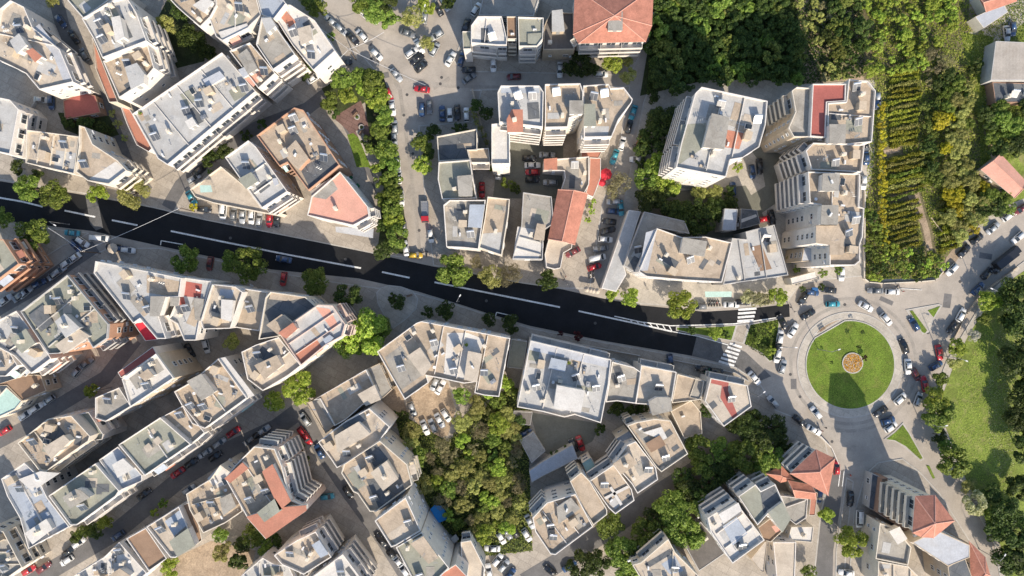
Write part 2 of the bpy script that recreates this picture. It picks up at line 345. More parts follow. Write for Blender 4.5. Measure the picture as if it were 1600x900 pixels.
def build(i, s):
    rr = random.Random(100+i); h = s['h']+(i*37 % 23)*.011; par = s['par']; zr = h-par
    cx, cy = s['cx'], s['cy']; root = thing(s['name'], s['label'], s['cat'], (cx, cy, 0))
    loc = [(x-cx, y-cy) for x, y in s['wp']]; A = area(loc); wm = WL[s['wall']]; rimm = WL[s['rim'] or s['wall']]
    if s['tile']: zr = h
    mb = MB(); mb.prism(loc, -.5, zr-.002, top=True); mb.build('wall', wm, root)
    if s['tile']:
        eave = offset(loc, -.45); n = len(loc); mb = MB(); e0 = [(x, y, zr-.05) for x, y in eave]; e1 = [(x, y, zr+.1) for x, y in eave]
        for k in range(n): j = (k+1) % n; mb.face([e0[k], e0[j], e1[j], e1[k]], 1)
        mb.face(e0[::-1], 1)
        if n == 4:
            L = [math.dist(eave[k], eave[(k+1) % 4]) for k in range(4)]
            if L[0]+L[2] < L[1]+L[3]: e1 = e1[1:]+e1[:1]
            a, b, c, d = [Vector(q) for q in e1]                       # a-b and c-d are the long sides
            wd = ((b-c).length+(d-a).length)/2; rh = wd*.5*s['tile'][0]; ins = 0 if s['tile'][1] == 'gable' else wd*.5
            m1 = (a+d)/2; m2 = (b+c)/2; u = (m2-m1).normalized(); up = Vector((0, 0, rh)); r1 = m1+u*ins+up; r2 = m2-u*ins+up
            for f in ([a, b, r2, r1], [c, d, r1, r2], [b, c, r2], [d, a, r1]): mb.face(f, 0)
            for p1, p2 in ((r1, r2), (a, r1), (d, r1), (b, r2), (c, r2)): mb.tube(p1, p2, .13, n=6, m=2)
        else:
            rh = s['tile'][0]*3.5; q = Vector((sum(x for x, _ in eave)/n, sum(y for _, y in eave)/n, zr+.1+rh))
            for k in range(n): mb.face([e1[k], e1[(k+1) % n], q], 0); mb.tube(Vector(e1[k]), q, .13, n=6, m=2)
        mb.build('roof', [RF[s['roof']], WL['white'], RF['pink']], root)
    else:
        t = min(.22, math.sqrt(A)*.025); inn = offset(loc, t)
        mb = MB(); mb.prism(inn, zr-.25, zr+.004); mb.build('roof', RF[s['roof']], root)
        if par > .05:
            mb = MB(); mb.ring(loc, inn, zr-.001, h); 
            mb.build('parapet', rimm, root)
    used = []
    def wl(p, z): return [(x-cx, y-cy) for x, y in WP(p, z)]
    for k, (p, c) in enumerate(s['patch']):
        q = wl(p, zr); mb = MB(); mb.prism(q, zr+.006, zr+.03+.006*k, bottom=False); mb.build('terrace_or_shade_patch', RF[c], root)
    phs = s['ph']
    for k, (d, p, c) in enumerate(phs):
        zt = zr+d; q = wl(p, zt)
        if area(q) < 0: q = q[::-1]
        mb = MB(); mb.prism(q, zr+.01, zt-.15); o = mb.build('penthouse', rimm if c != 'red' else WL['orange'], root)
        lip = offset(q, -.16); mb = MB(); mb.prism(lip, zt-.15, zt); mb.build('roof', RF[c], o); used.append(q)
        if d > 1.8:
            bx, by = (q[0][0]+q[1][0])/2, (q[0][1]+q[1][1])/2
            a = math.atan2(q[1][1]-q[0][1], q[1][0]-q[0][0]); nx, ny = math.sin(a), -math.cos(a)
            mb = MB(); mb.box((bx+nx*.03, by+ny*.03, zr+1.06), (.95, .08, 2.05), a); mb.build('door', shutter, o)
    if not s['tile'] and A > 60 and s['eq'] >= .3:      # repaired membrane pieces and laid slabs
        pw = [wl(p, zr) for p, c in s['patch']]
        for q_ in range(int(min(7, A/38))):
            for _ in range(12):
                x = rr.uniform(min(p[0] for p in loc), max(p[0] for p in loc)); y = rr.uniform(min(p[1] for p in loc), max(p[1] for p in loc)); w_, h_ = rr.uniform(.8, 3.6), rr.uniform(.7, 2.6)
                ag = math.atan2(loc[1][1]-loc[0][1], loc[1][0]-loc[0][0])+rr.choice([0, 0, .02]); ca, sa = math.cos(ag), math.sin(ag)
                q4 = [(x+u*w_*ca-v*h_*sa, y+u*w_*sa+v*h_*ca) for u, v in ((-.7, -.7), (.7, -.7), (.7, .7), (-.7, .7))]
                if all(inside(p, loc) and edist(p, loc) > .3 for p in q4) and not any(inside(p, pq) for pq in pw for p in q4+[(x, y)]):
                    mb = MB(); mb.prism(q4, zr+.007, zr+.055+.0043*q_+.0007*(i % 5), bottom=False); mb.build('roof_patch', RF[rr.choice(['conc', 'tan', 'cream', 'pale', 'conc', 'green', 'dark'])], root); break
        if not s['lines'] and A > 130: s['lines'] = rr.choice([0, 1, 1, 2])
    # dividing low walls
    if s['lines'] and not s['tile']:
        mb = MB(); L = s['lines']; lo = sorted(range(len(loc)), key=lambda k: -math.dist(loc[k], loc[(k+1) % len(loc)]))[0]
        a = Vector(loc[lo]); b = Vector(loc[(lo+1) % len(loc)]); d = (b-a).normalized(); nn = Vector((-d.y, d.x))
        for k in range(L):
            o_ = a+(b-a)*((k+1)/(L+1)); e = 0
            while inside(tuple(o_+nn*(e+.5)), loc) and e < 40: e += .5
            if e > 2: m_ = o_+nn*(e/2); mb = MB(); mb.box((m_.x, m_.y, zr+.26+.002*k), (.18, max(.5, e-.9), .5), math.atan2(d.y, d.x)); mb.build('dividing_wall', rimm, root)
    # rooftop equipment
    if s['eq'] and not s['tile']:
        N_ = int(min(24, A/15*s['eq'])); put = []; base = rr.uniform(0, 6.28); tries = 0
        # heaters face the sun side
        seq = (['s', 'c', 'v', 'n', 's', 'a', 'v', 'c', 'h', 'y', 's', 'q', 'n', 'd', 'v', 'l', 'a', 'q', 'c', 'w', 's', 'v', 'p']*2)[rr.randrange(6):]
        xs = [x for x, _ in loc]; ys = [y for _, y in loc]
        # heaters stand in a line
        while len(put) < N_ and tries < 400:
            tries += 1; k = seq[len(put)]; rad = EQ[k][3]
            x = rr.uniform(min(xs), max(xs)); y = rr.uniform(min(ys), max(ys))
            if not inside((x, y), loc) or edist((x, y), loc) < rad+.5: continue
            if any(inside((x, y), q) or edist((x, y), q) < rad+.15 for q in used): continue
            if any(math.hypot(x-a_, y-b_) < rad+r_+.1 for a_, b_, r_ in put): continue
            if hull_hit(x+cx, y+cy, h+.2, s): continue
            put.append((x, y, rad)); put_eq(k, root, x, y, zr+.04, (math.radians(rr.uniform(-10, 25)) if k == 's' else rr.choice([0, 1.57])+math.atan2(loc[1][1]-loc[0][1], loc[1][0]-loc[0][0])))
        for d, p, c in phs:                 # something on each penthouse
            q = wl(p, zr+d); ccx = sum(a_ for a_, _ in q)/len(q); ccy = sum(b_ for _, b_ in q)/len(q)
            if abs(area(q)) > 14 and inside((ccx, ccy), q) and rr.random() < .6: put_eq(rr.choice('ncna'), root, ccx, ccy, zr+d+.01, rr.uniform(0, 3))
    # walls seen from above the middle of the town
    n = len(loc); floors = max(1, int((zr-.4)/3)); budget = 88; nb = 0
    fac = []
    for k in range(n):
        a = Vector(loc[k]); b = Vector(loc[(k+1) % n]); L = (b-a).length; d = (b-a)/L; nrm = Vector((d.y, -d.x)); mid = (a+b)/2+Vector((cx, cy))
        vis = -mid.dot(nrm)/max(1, mid.length); lean = -mid.dot(nrm)
        if L < 2.2 or lean < 12: continue
        fac.append((vis*L, k, a, b, L, d, nrm))
    fac.sort(key=lambda q: -q[0]); tot = 0
    for vi, (v, k, a, b, L, d, nrm) in enumerate(fac):
        ang = math.atan2(d.y, d.x); mid = (a+b)/2+Vector((cx, cy))+nrm*.7
        te = s['idx'][k]
        isb = (te in s['bal']) if s['bal'] is not None else (vi == 0 and L > 6 and floors >= 3)
        if isb:
            op = mid+nrm*.4
            for f in range(1, floors+ (0 if zr-floors*3 > 2 else 0)):
                z = zr-3.0*f
                if z < 2.4 or nb > 26 or hull_hit(op.x, op.y, z, s): continue
                L2 = L-.5; m_ = (a+b)/2+nrm*.68; mb = MB(); mb.box((m_.x, m_.y, z), (L2, 1.36, .16), ang)
                e = (a+b)/2+nrm*1.31; mb.box((e.x, e.y, z+.58), (L2, .1, .98), ang)
                for sg in (-1, 1): e = (a+b)/2+nrm*.66+d*sg*(L2/2-.05); mb.box((e.x, e.y, z+.58), (.1, 1.2, .98), ang)
                nseg = int(L2/4.5)
                for q in range(1, nseg): e = a+d*(.25+L2*q/nseg)+nrm*.65; mb.box((e.x, e.y, z+.75), (.1, 1.18, 1.3), ang)
                mb.build('balcony', rimm if s['wall'] != 'brown' else WL['brown'], root); nb += 1
                if rr.random() < (.24 if s['aw'] is None else s['aw']):
                    wd = min(L2*.5, rr.uniform(2, 4)); e = a+d*(rr.uniform(wd/2+.3, L-wd/2-.3))+nrm*.85; mb = MB()
                    t = -.45; mb.box((e.x, e.y, z+2.5), (wd, 1.7, .05), ang, tilt=-t); mb.build('awning', RF[rr.choice(['mint', 'pink', 'cream', 'blue', 'terra'])], root)
        if not s['win']: continue
        step = 3.2 if isb else 3.6; kind = 'door' if isb else ('win' if s['win'] == 1 else 'small')
        cols = max(1, int((L-1)/step))
        for f in range(floors):
            z = zr-3.0*(f+1)+(1.25 if isb else 1.6)
            if z < .9: continue
            for c_ in range(cols):
                if tot >= budget: break
                e = a+d*(L*(c_+.5)/cols); g = e+Vector((cx, cy))+nrm*.6
                if hull_hit(g.x, g.y, z-1, s): continue
                if not isb and rr.random() < .12: continue
                e2 = e+nrm*.02; kk = kind if isb or (c_*7+i) % 3 else 'small'
                link('window', window_mesh(kk), root, (e2.x, e2.y, z), ang); tot += 1
                if not isb and rr.random() < .16: e3 = e+d*1.5+nrm*.25; link('air_conditioner', EQ['a'][1], root, (e3.x, e3.y, z-.9), ang)
    if s['win'] and len(loc) > 2:          # the sides turned away from the middle of the town
        done = {q[1] for q in fac}; cnt = 0
        for k in range(n):
            if k in done: continue
            a = Vector(loc[k]); b = Vector(loc[(k+1) % n]); L = (b-a).length
            if L < 4: continue
            d = (b-a)/L; nrm = Vector((d.y, -d.x)); ang = math.atan2(d.y, d.x); cols = max(1, int(L/4.5))
            for f in range(floors):
                for c_ in range(cols):
                    e = a+d*(L*(c_+.5)/cols); g = e+Vector((cx, cy))+nrm*.6; z = zr-3.0*(f+1)+1.6
                    if z < .9 or cnt >= 22 or hull_hit(g.x, g.y, z-1, s): continue
                    link('window', window_mesh('win'), root, (e.x+nrm.x*.02, e.y+nrm.y*.02, z), ang); cnt += 1
    return root
# ------------------------------------------------------------------ the buildings, traced roof by roof
O(0, 0)
B('long cream building with pale metal strip roof in the top left corner', 13, '0,50 60,0 140,40 190,160 350,290 430,480 230,525 150,430 60,385 -60,330', 'cream', bal=[3, 4], ph=[(2.8, '60,240 110,200 150,260 100,310', 'pale'), (2.6, '155,300 190,285 240,330 205,360', 'terra')], patch=[('190,170 230,140 350,290 430,460 370,470 310,320', 'metal')], eq=.8)
B('grey green flat roof at the top edge above the white terraced building', 14, '350,-90 700,-90 640,0 490,110 455,70 395,0', 'green', eq=.5)
B('white building with stepped shaded terraces below the grey green roof', 17, '480,110 650,5 740,-20 800,75 860,240 600,340 550,230', 'pale', bal=[3], ph=[(2.8, '655,105 700,95 725,215 680,240', 'white')], patch=[('560,130 610,110 680,300 610,320', 'cream')])
B('tan roofed block with bright white end wall beside the long grey roof', 15, '605,360 865,255 905,400 830,490 700,575', 'tan', bal=[1], ph=[(2.8, '735,395 800,372 840,430 835,485 770,520', 'pale')])
B('narrow building with orange terrace strip between two white blocks', 7, '540,215 590,340 692,598 640,600 560,400', 'terra', 'cream', name='house', cat='house', eq=.2)
B('narrow brick red terrace running along the long grey building', 8, '705,622 760,640 890,870 870,890 800,850 740,720', 'terra', 'white', name='house', cat='house', eq=.3)
B('white roofed block with tall east wall at the left edge above the main road', 12, '-60,560 60,585 110,640 60,905 -60,880', 'pale', win=2, eq=.6)
B('dark red roofed shed beside shaded yard near the top left', 3.5, '370,590 480,540 560,560 590,660 380,700', 'red', 'brown', par=.2, name='shed', cat='shed', eq=0)
O(260, 0)
B('pale stepped building touching the top edge beside dark lawn', 14, '-30,-60 290,-60 280,80 200,160 118,92 60,40', 'tan', ph=[(2.5, '160,30 220,-10 270,10 220,70', 'white')])
B('white house with deep shaded roof recess below the top edge', 15, '285,-60 515,-60 555,90 492,150 480,165 330,240 290,215 250,105 290,30', 'cream', ph=[(.5, '310,190 470,140 478,162 330,236', 'white')])
B('blue grey roofed block at the top edge left of the street bend', 16, '518,-60 640,-60 700,20 630,110 558,85', 'blue', eq=.5)
B('large white corner roof with red parasol terrace by the street bend', 14, '690,25 730,30 870,120 990,300 862,415 742,270 690,190 640,110', 'white', bal=[4], ph=[(2.6, '770,170 840,150 850,230 790,260', 'cream')], patch=[('660,90 700,60 760,130 720,160', 'terra')], eq=.9)
B('square grey brown roof between the white corner roof and the tan boxes', 16, '525,262 558,100 610,95 650,170 755,320 625,410', 'conc', bal=[4], eq=.35, ph=[(2.4, '560,110 610,105 635,150 590,190', 'pale')])
B('tan roof with three grey boxes at the end of the long grey roof', 15, '370,300 490,250 640,430 540,520', 'tan', bal=[2], ph=[(2.2, '420,325 470,290 530,400 480,430', 'conc'), (1.2, '425,410 460,395 480,435 450,450', 'metal')], patch=[('460,460 540,400 570,430 510,510', 'pink')])
O(0, 0, 1)
B('very long pale grey roof running diagonally in the upper left', 13, '347,82 400,143 262,258 247,248 207,178', 'pale', bal=[1], ph=[(1.2, '318,125 343,112 350,120 325,135', 'metal'), (2.2, '290,190 300,184 306,194 296,200', 'white')], lines=3, eq=1.1, aw=0)
O(0, 200)
B('low tan roofed row with orange rim above the main road at left', 12, '155,10 465,50 435,270 150,205', 'cream', 'cream', bal=[2], lines=3, eq=1.4, patch=[('330,130 460,150 440,265 315,240', 'pale')])
B('beige pleated building with slanting strip balconies by a brown tree', 14, '465,-15 500,-5 545,95 690,190 745,250 640,330 515,310 445,255 465,100', 'tan', 'cream', bal=[3, 4], patch=[('520,300 680,195 740,250 640,325', 'white')], eq=.3)
O(280, 200)
B('white house with grey green penthouse above the roof garden', 15, '268,172 405,72 450,110 635,372 485,470 395,350', 'pale', bal=[3], ph=[(2.6, '350,300 420,262 455,312 392,352', 'green'), (.8, '548,300 570,295 580,325 560,335', 'metal')], eq=.5)
B('low roof garden terrace with green parasol above parked cars', 5, '65,360 245,225 395,350 485,470 600,500 585,515 200,440 95,405', 'cream', 'cream', name='garden_terrace', cat='terrace', win=0, bal=[], eq=0, par=.7)
O(0, 0, 1)
B('brown edged tan roof with large shaded patch in the triangular block', 16, '401,212 460,168 474,172 531,258 482,298 449,254 437,260', 'tan', 'brown', rim='orange', bal=[5], ph=[(2.8, '450,232 462,220 481,247 466,264 452,250', 'tan')], patch=[('468,262 517,240 528,258 484,294', 'dark')])  # dark patch puts the shadow on this roof into the colour
O(280, 200)
B('wedge shaped building with terracotta pink roof and white rim', 15, '750,512 775,400 942,255 1105,460 1115,520 1020,572', 'pink', rim='white', bal=[3, 4, 5], patch=[('765,372 890,290 930,358 860,418 782,405', 'conc')], eq=.15, par=.5)
O(0, 400)
B('building with salmon striped balconies in the left edge corner by the fork', 14, '-75,-100 22,-98 115,45 -75,190', 'green', 'orange', bal=[1, 2], eq=.5)
B('large grey green roof with inner court and brown striped side', 16, '120,325 395,110 635,400 628,482 545,540 510,480 345,572 285,575', 'green', 'orange', rim='grey', bal=[1, 3], ph=[(2.8, '325,385 378,342 462,420 385,475', 'pale'), (1.6, '325,522 460,430 520,468 372,570', 'cream'), (.5, '170,350 250,290 310,390 240,440', 'dark')], eq=.8, aw=0)
B('white terraces with grey green penthouse beside the large green roof', 14, '-40,392 95,320 285,577 300,602 182,690 80,585 -40,520', 'pale', ph=[(2.8, '65,490 150,430 202,510 128,565', 'green')], bal=[3], eq=.7)
B('small cream roof with drying racks at the left edge', 13, '-60,480 30,520 105,640 35,705 -60,705', 'cream', bal=[2])
B('brown old roof below the white terraces at the left edge', 7, '-40,760 160,695 240,700 272,790 130,850 40,760', 'brown', 'stone', par=.3, eq=.3, name='house', cat='house')
B('mint green low roof at the left edge above parked cars', 7, '-40,860 40,770 130,850 90,900 -40,960', 'mint', 'cream', par=.3, eq=.2, name='house', cat='house')
B('white wedge shaped corner building with bright red balcony awning', 16, '560,30 1065,130 1050,240 950,245 930,350 975,485 920,485 820,368 782,395 550,100', 'pale', bal=[4], ph=[(2.8, '885,240 965,240 930,350 880,350', 'conc'), (1, '1000,245 1045,245 1040,290 1000,290', 'conc')], patch=[('860,110 1055,150 1040,230 960,230 860,215', 'tan')], eq=.7)
B('low bright red roof terrace at the tip of the white wedge building', 12.5, '785,400 825,372 925,490 850,497', 'bright', par=.35, rim='white', name='roof_terrace', cat='terrace', win=0, bal=[], eq=0)
B('white roofed apartment block with tall tan east wall left of shaded street', 18, '715,720 915,572 1020,715 765,885', 'white', 'stone', rim='white', bal=[], ph=[(2.4, '815,700 865,665 895,700 850,730', 'tan')], eq=1.3)
B('red and green awning strip along the street end of the white block', 15.5, '690,682 895,532 918,572 710,715', 'red', 'white', par=.2, name='roof_terrace', cat='terrace', win=0, bal=[], eq=0)
B('tan grey roof touching small courtyard tree in the lower left', 13, '560,830 700,770 770,880 620,970 560,950', 'conc', eq=.7)
O(280, 400)
B('patchwork roof with maroon terrace in the row south of the main road', 14, '15,125 190,150 120,385 100,495 30,495 -10,400 -60,370 -10,250', 'pale', ph=[(1, '90,250 140,255 130,380 95,370', 'conc')], patch=[('20,145 135,165 125,245 20,235', 'red'), ('-20,240 25,235 40,290 -20,290', 'red')], bal=[4], eq=.9)
B('cream roof with blue shaded yard next to the maroon terrace roof', 15, '195,165 330,180 372,212 300,425 140,430 125,382 190,170', 'cream', ph=[(2.6, '250,258 312,262 300,380 248,365', 'white')], patch=[('240,190 320,200 310,250 235,245', 'blue')], bal=[3])
B('planted terrace roof with shrubs between cream and dark slate roofs', 12, '375,190 520,212 470,440 305,415', 'tan', eq=.6, patch=[('400,195 510,215 490,330 360,310', 'conc')])
B('building with dark round slate terrace beside the main road trees', 15, '505,245 535,210 740,240 800,295 665,387 590,470 465,490', 'dark', 'cream', ph=[(2.4, '515,405 600,345 657,392 585,462', 'tan'), (.5, '540,215 735,243 640,260 530,250', 'tan')], eq=.1)
B('pale blue roof with two terracotta patches and curved corner balconies', 17, '590,460 670,385 815,285 900,290 975,400 955,470 860,522 715,642', 'pale', 'cream', rim='pink', bal=[3, 4, 5], ph=[(2.6, '585,452 665,395 687,427 627,480', 'terra'), (.8, '845,490 880,465 900,480 865,520', 'blue')], patch=[('672,575 800,480 845,545 720,635', 'terra'), ('800,300 880,310 930,400 900,440', 'pink')], eq=.3)
B('cream terrace roof with tan penthouse beside the terracotta patched roof', 15, '365,562 450,520 583,475 715,642 640,700 490,790 400,722', 'cream', bal=[4], ph=[(2.8, '445,642 570,585 600,640 500,720', 'tan')], eq=.8, aw=.1)
O(0, 0, 1)
B('weathered tan roof with white party wall in the lower left rows', 15, '272,612 300,596 341,560 386,622 320,670 300,662', 'tan', bal=[3, 4], ph=[(2.6, '293,596 314,585 335,612 315,625', 'conc')], patch=[('341,560 352,558 398,618 387,622', 'white')], eq=1.2, lines=1)
O(0, 660)
B('tan cluttered roof with big shaded terrace above the blue white building', 15, '105,120 280,-20 420,-40 530,80 520,110 390,200 270,290 230,280', 'tan', 'cream', bal=[4, 5], ph=[(2.8, '255,150 372,78 405,110 300,210', 'cream')], eq=1.3, patch=[('235,70 330,0 385,70 260,140', 'dark')])  # dark patch paints the terrace shadow as floor colour
B('grey green sloping roof above the narrow dark alley in the lower left', 12, '420,-40 520,-60 605,70 600,100 530,110', 'green', eq=.3)
B('blue white building with white framed glass roof in the lower left', 15, '10,330 145,235 215,300 280,440 410,610 170,740 120,560 45,430', 'blue', bal=[5], ph=[(1.2, '115,335 235,290 340,300 190,400', 'white'), (1.8, '150,650 270,570 305,625 190,710', 'white')], patch=[('30,340 145,245 185,290 70,380', 'metal')], eq=.5)
B('grey green flat roof with stepped penthouse above the street tree', 16, '285,430 560,240 700,400 680,432 450,602 412,602', 'green', bal=[3], ph=[(2.8, '370,440 440,395 470,400 520,440 412,500', 'conc')], eq=.4)
B('pale blue roof with white steps between the two grey green roofs', 15, '580,220 690,142 832,310 832,345 702,400', 'blue', bal=[3], ph=[(2.6, '660,250 720,215 780,270 690,320', 'white')], eq=.8)
B('wide grey green roof with a line of small vents in the lower left', 16, '695,130 940,-30 1120,127 850,312', 'green', bal=[2], eq=.35, ph=[(.9, '845,145 870,125 890,150 860,172', 'cream'), (.9, '900,105 925,85 945,110 920,130', 'cream')])
B('tan roof with white chimney clutter below the weathered tan roof', 15, '945,-30 1075,-100 1200,60 1125,125', 'tan', bal=[2], eq=1.4)
B('grey courtyard roof in the bottom left corner with white grid', 12, '-60,620 20,640 130,850 60,900 -60,980', 'conc', 'cream', lines=4, eq=1.2)
B('white terraced roof with blue shade at the bottom edge, left side', 13, '415,910 610,790 700,700 862,882 760,980 430,980', 'white', ph=[(2.4, '640,900 700,860 760,900 700,960', 'tan')], eq=1.5, lines=2)
B('plain brown roof beside the white roof with green penthouse', 14, '740,682 855,618 978,798 872,872', 'brown', 'white', eq=0, par=.5)
B('white roof with grey green penthouse near the bottom edge, left side', 15, '860,612 1050,492 1145,720 1030,792 1000,790', 'cream', ph=[(2.8, '995,700 1100,625 1140,722 1040,785', 'green'), (.6, '970,580 1050,520 1095,600 1020,660', 'blue')], eq=.3)
B('narrow brown side roof right of the green penthouse', 13, '1062,488 1135,458 1185,690 1145,722', 'brown', 'cream', eq=0, par=.3, bal=[])
O(280, 660)
B('sand coloured roof with many solar heaters left of the red tiled block', 15, '40,420 180,335 240,250 310,300 372,520 270,590 140,650 60,510', 'tan', 'cream', patch=[('165,330 235,255 300,300 312,340 212,390', 'white')], ph=[(2.4, '240,450 300,420 330,490 260,540', 'conc')], eq=1.8, bal=[5])
B('apartment block with red tile patches and curved striped balconies', 20, '270,328 330,250 440,140 560,155 600,250 650,450 730,490 742,520 508,682 400,560 390,540', 'tan', 'pink', rim='white', bal=[2, 3, 4, 5, 6], ph=[(2.4, '490,290 545,250 650,460 590,510', 'terra'), (2.2, '400,555 560,505 740,490 742,515 510,678', 'terra'), (2.4, '460,530 560,450 600,510 500,580', 'green'), (1.6, '270,330 370,240 400,270 300,350', 'terra')], eq=1.0, aw=0)
B('narrow building with pergola and steep striped balconies at the bottom', 15, '555,780 690,690 800,640 892,790 730,892 600,832', 'cream', bal=[2, 1], eq=1.3, ph=[(1.5, '780,720 820,695 870,770 830,790', 'blue')], aw=0)
B('flat white roof cut by the bottom edge with blue shaded balconies', 15, '720,950 920,800 960,770 1100,960', 'white', 'white', bal=[2], eq=.3, aw=0)
B('grey white terrace roofs at the bottom edge left of the flat white roof', 12, '350,910 490,792 560,832 640,840 700,960 350,960', 'pale', eq=1.2, lines=2)
O(460, 560)
B('long low tan roof with white hut beside the diagonal shaded street', 12, '110,245 420,65 500,240 400,272 300,360 235,397 150,240', 'tan', ph=[(2.8, '375,212 468,160 502,240 420,275', 'cream')], patch=[('130,250 160,235 240,380 225,395', 'conc')], bal=[], eq=.4)
B('grey brown sloping annex roof at the end of the low tan roof', 10, '430,60 500,28 572,182 510,240', 'conc', 'stone', par=.2, eq=0, name='house', cat='house')
B('low front terrace with cream floor facing the diagonal shaded street', 7, '70,260 150,235 232,392 182,442', 'cream', 'stone', par=.4, eq=0, name='roof_terrace', cat='terrace', win=0, bal=[])
B('cream roof with raised grey centre and dark solar strip in the middle row', 15, '140,490 290,375 440,292 560,400 500,482 270,632 250,642 215,590', 'cream', bal=[3], ph=[(2.6, '240,455 375,375 440,442 255,548', 'cream'), (.8, '285,395 400,320 420,355 305,430', 'dark')], eq=.8)
B('tan roof with two dark shaded terraces above the tall white wall', 16, '290,620 500,482 660,620 690,742 480,897 442,897 370,792 345,782 275,672', 'tan', 'cream', bal=[2], ph=[(2.8, '450,672 540,605 605,705 520,772', 'cream')], patch=[('415,540 480,500 550,590 470,640', 'dark'), ('420,710 620,680 650,790 500,890', 'dark')], eq=.6)  # both dark patches carry the terraces' shade as colour
O(480, 660)
B('tall tan roof with high white window wall facing the wood', 19, '395,577 577,440 625,545 665,637 520,722 492,732', 'tan', 'white', bal=[], patch=[('460,662 620,555 665,640 530,720', 'cream')], eq=.25, win=2)
B('grey green roof with tan penthouse and blue white wall by the wood', 19, '520,732 670,642 832,852 720,960 640,960', 'green', 'white', bal=[], ph=[(2.6, '610,712 680,672 765,792 712,825', 'tan')], eq=.7, win=2)
B('small terracotta roof at the bottom edge beside the grey green roof', 17, '780,892 870,832 935,900 930,980 800,980', 'terra', 'white', par=.4, eq=.1)
B('pale slanting roof with dark curved balconies at the bottom edge', 9, '900,700 960,690 1040,850 1030,980 940,980 905,850', 'cream', 'white', eq=.2, bal=[0, 5])
O(560, 400)
B('big angular roof with white court and dark slate wing at the centre', 14, '110,560 340,392 370,382 890,482 825,825 740,817 680,802 692,737 620,747 480,717 400,702 412,742 272,842', 'tan', 'white', bal=[0, 10, 11], ph=[(2.6, '290,587 360,540 425,642 378,702', 'cream'), (2.6, '645,560 722,577 692,737 622,722', 'cream')], patch=[('155,592 250,525 372,700 245,790', 'conc'), ('520,450 640,450 740,490 650,730 500,690', 'white')], eq=.9, lines=3)
B('low plain grey annex between the angular roof and the blue white roof', 6, '895,487 990,502 965,662 870,652', 'green', 'grey', par=.4, eq=0, name='annex', cat='building')
O(0, 0, 1)
B('big blue white roof with square white penthouse south of the main road', 15, '829,532 955,562 951,600 939,661 898,648 882,652 847,643 808,636', 'pale', 'white', bal=[0], ph=[(4.5, '871,603 913,611 907,644 866,637', 'white'), (1.5, '862,560 885,565 882,580 858,575', 'blue'), (.35, '829,534 954,563 952,574 828,546', 'metal')], eq=1.4, lines=2)
O(780, 400)
B('grey brown roof strip right of the big blue white roof', 13, '662,620 790,652 832,682 802,865 690,850 625,857', 'conc', eq=.5, bal=[])
B('white roof with angular grey penthouse beside the grey brown strip', 13, '832,640 1040,680 1012,850 890,872 800,866', 'cream', 'white', bal=[0], ph=[(2.8, '880,855 925,830 1002,832 1010,905 900,930', 'conc')], eq=.25)
B('low tan terrace roof below the dark road end', 8, '1045,692 1200,732 1185,840 1012,862', 'tan', 'cream', eq=.2, par=.5)
O(1040, 400)
B('small tan annex roof left of the red striped polygon roof', 8, '180,715 245,735 200,840 140,830', 'conc', 'cream', eq=.3, par=.4)
B('polygonal roof with red painted stripe near the roundabout', 10, '262,715 480,758 503,882 340,1000 230,850', 'cream', 'white', bal=[0], patch=[('270,718 370,735 365,790 425,940 395,955 320,830 330,760 265,745', 'red')], eq=.5, par=.5)
O(1040, 600)
B('low stained cream terrace between trees and the tan corner roof', 4, '30,160 150,95 205,165 215,290 110,320', 'tan', 'cream', par=.3, eq=.3, name='roof_terrace', cat='terrace', win=0, bal=[])
O(820, 660)
B('tan corner roof with raised dark brown deck in the lower middle row', 14, '600,20 650,0 760,-20 855,-10 957,185 800,292 770,262 650,92', 'tan', 'cream', bal=[0, 7], ph=[(.9, '712,125 790,80 822,130 742,172', 'brown'), (.6, '700,60 800,30 830,90 810,100', 'white')], eq=.6)
B('bright cream roof terrace second from the right in the lower middle row', 14, '520,242 600,132 650,110 768,265 780,335 660,417 628,362', 'cream', 'white', bal=[0], ph=[(2.6, '520,245 610,185 655,240 565,302', 'tan')], eq=.7)
B('small striped grey box roof behind the cream roof terrace', 9, '535,95 610,50 642,92 570,142', 'metal', 'cream', par=.3, eq=0, name='annex', cat='building')
B('tan roof with white cross shaped dividing beams in the lower middle row', 13, '380,342 520,247 625,390 642,457 530,537 490,500', 'tan', 'white', bal=[0], ph=[(.4, '470,440 600,375 606,382 476,448', 'white'), (.4, '500,385 508,380 570,480 562,485', 'white')], eq=.6)
B('plain tan sloping roof in the middle of the lower middle row', 14, '265,345 330,292 380,342 482,512 482,540 402,602 350,522', 'tan', 'cream', bal=[0], eq=.15)
B('worn tan roof with tall chimneys at the left end of the lower middle row', 15, '45,560 130,470 230,440 298,420 400,612 180,777 150,772 62,642', 'tan', 'white', bal=[0, 7], ph=[(1.4, '190,500 270,445 320,505 200,590', 'conc')], eq=1.0, lines=2)
B('pale green box roof behind the plain tan sloping roof', 8, '335,237 385,205 432,290 380,335', 'mint', 'cream', par=.4, eq=0, name='annex', cat='building')
B('long low shed with pale blue sheet roof beside the red car', 4, '25,285 95,235 280,130 312,212 110,312 40,352', 'blue', 'grey', par=.05, eq=0, win=0, bal=[], name='shed', cat='shed')
B('dark weathered low roof beside the white roof south of the trees', 4, '920,690 1030,580 1180,760 1020,870', 'wood', 'grey', par=.1, eq=.2, win=0, bal=[], name='shed', cat='shed')
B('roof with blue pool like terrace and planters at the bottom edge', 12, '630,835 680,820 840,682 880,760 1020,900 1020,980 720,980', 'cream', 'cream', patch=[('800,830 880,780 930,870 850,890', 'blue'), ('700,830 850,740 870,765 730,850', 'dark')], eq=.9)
O(740, 600)
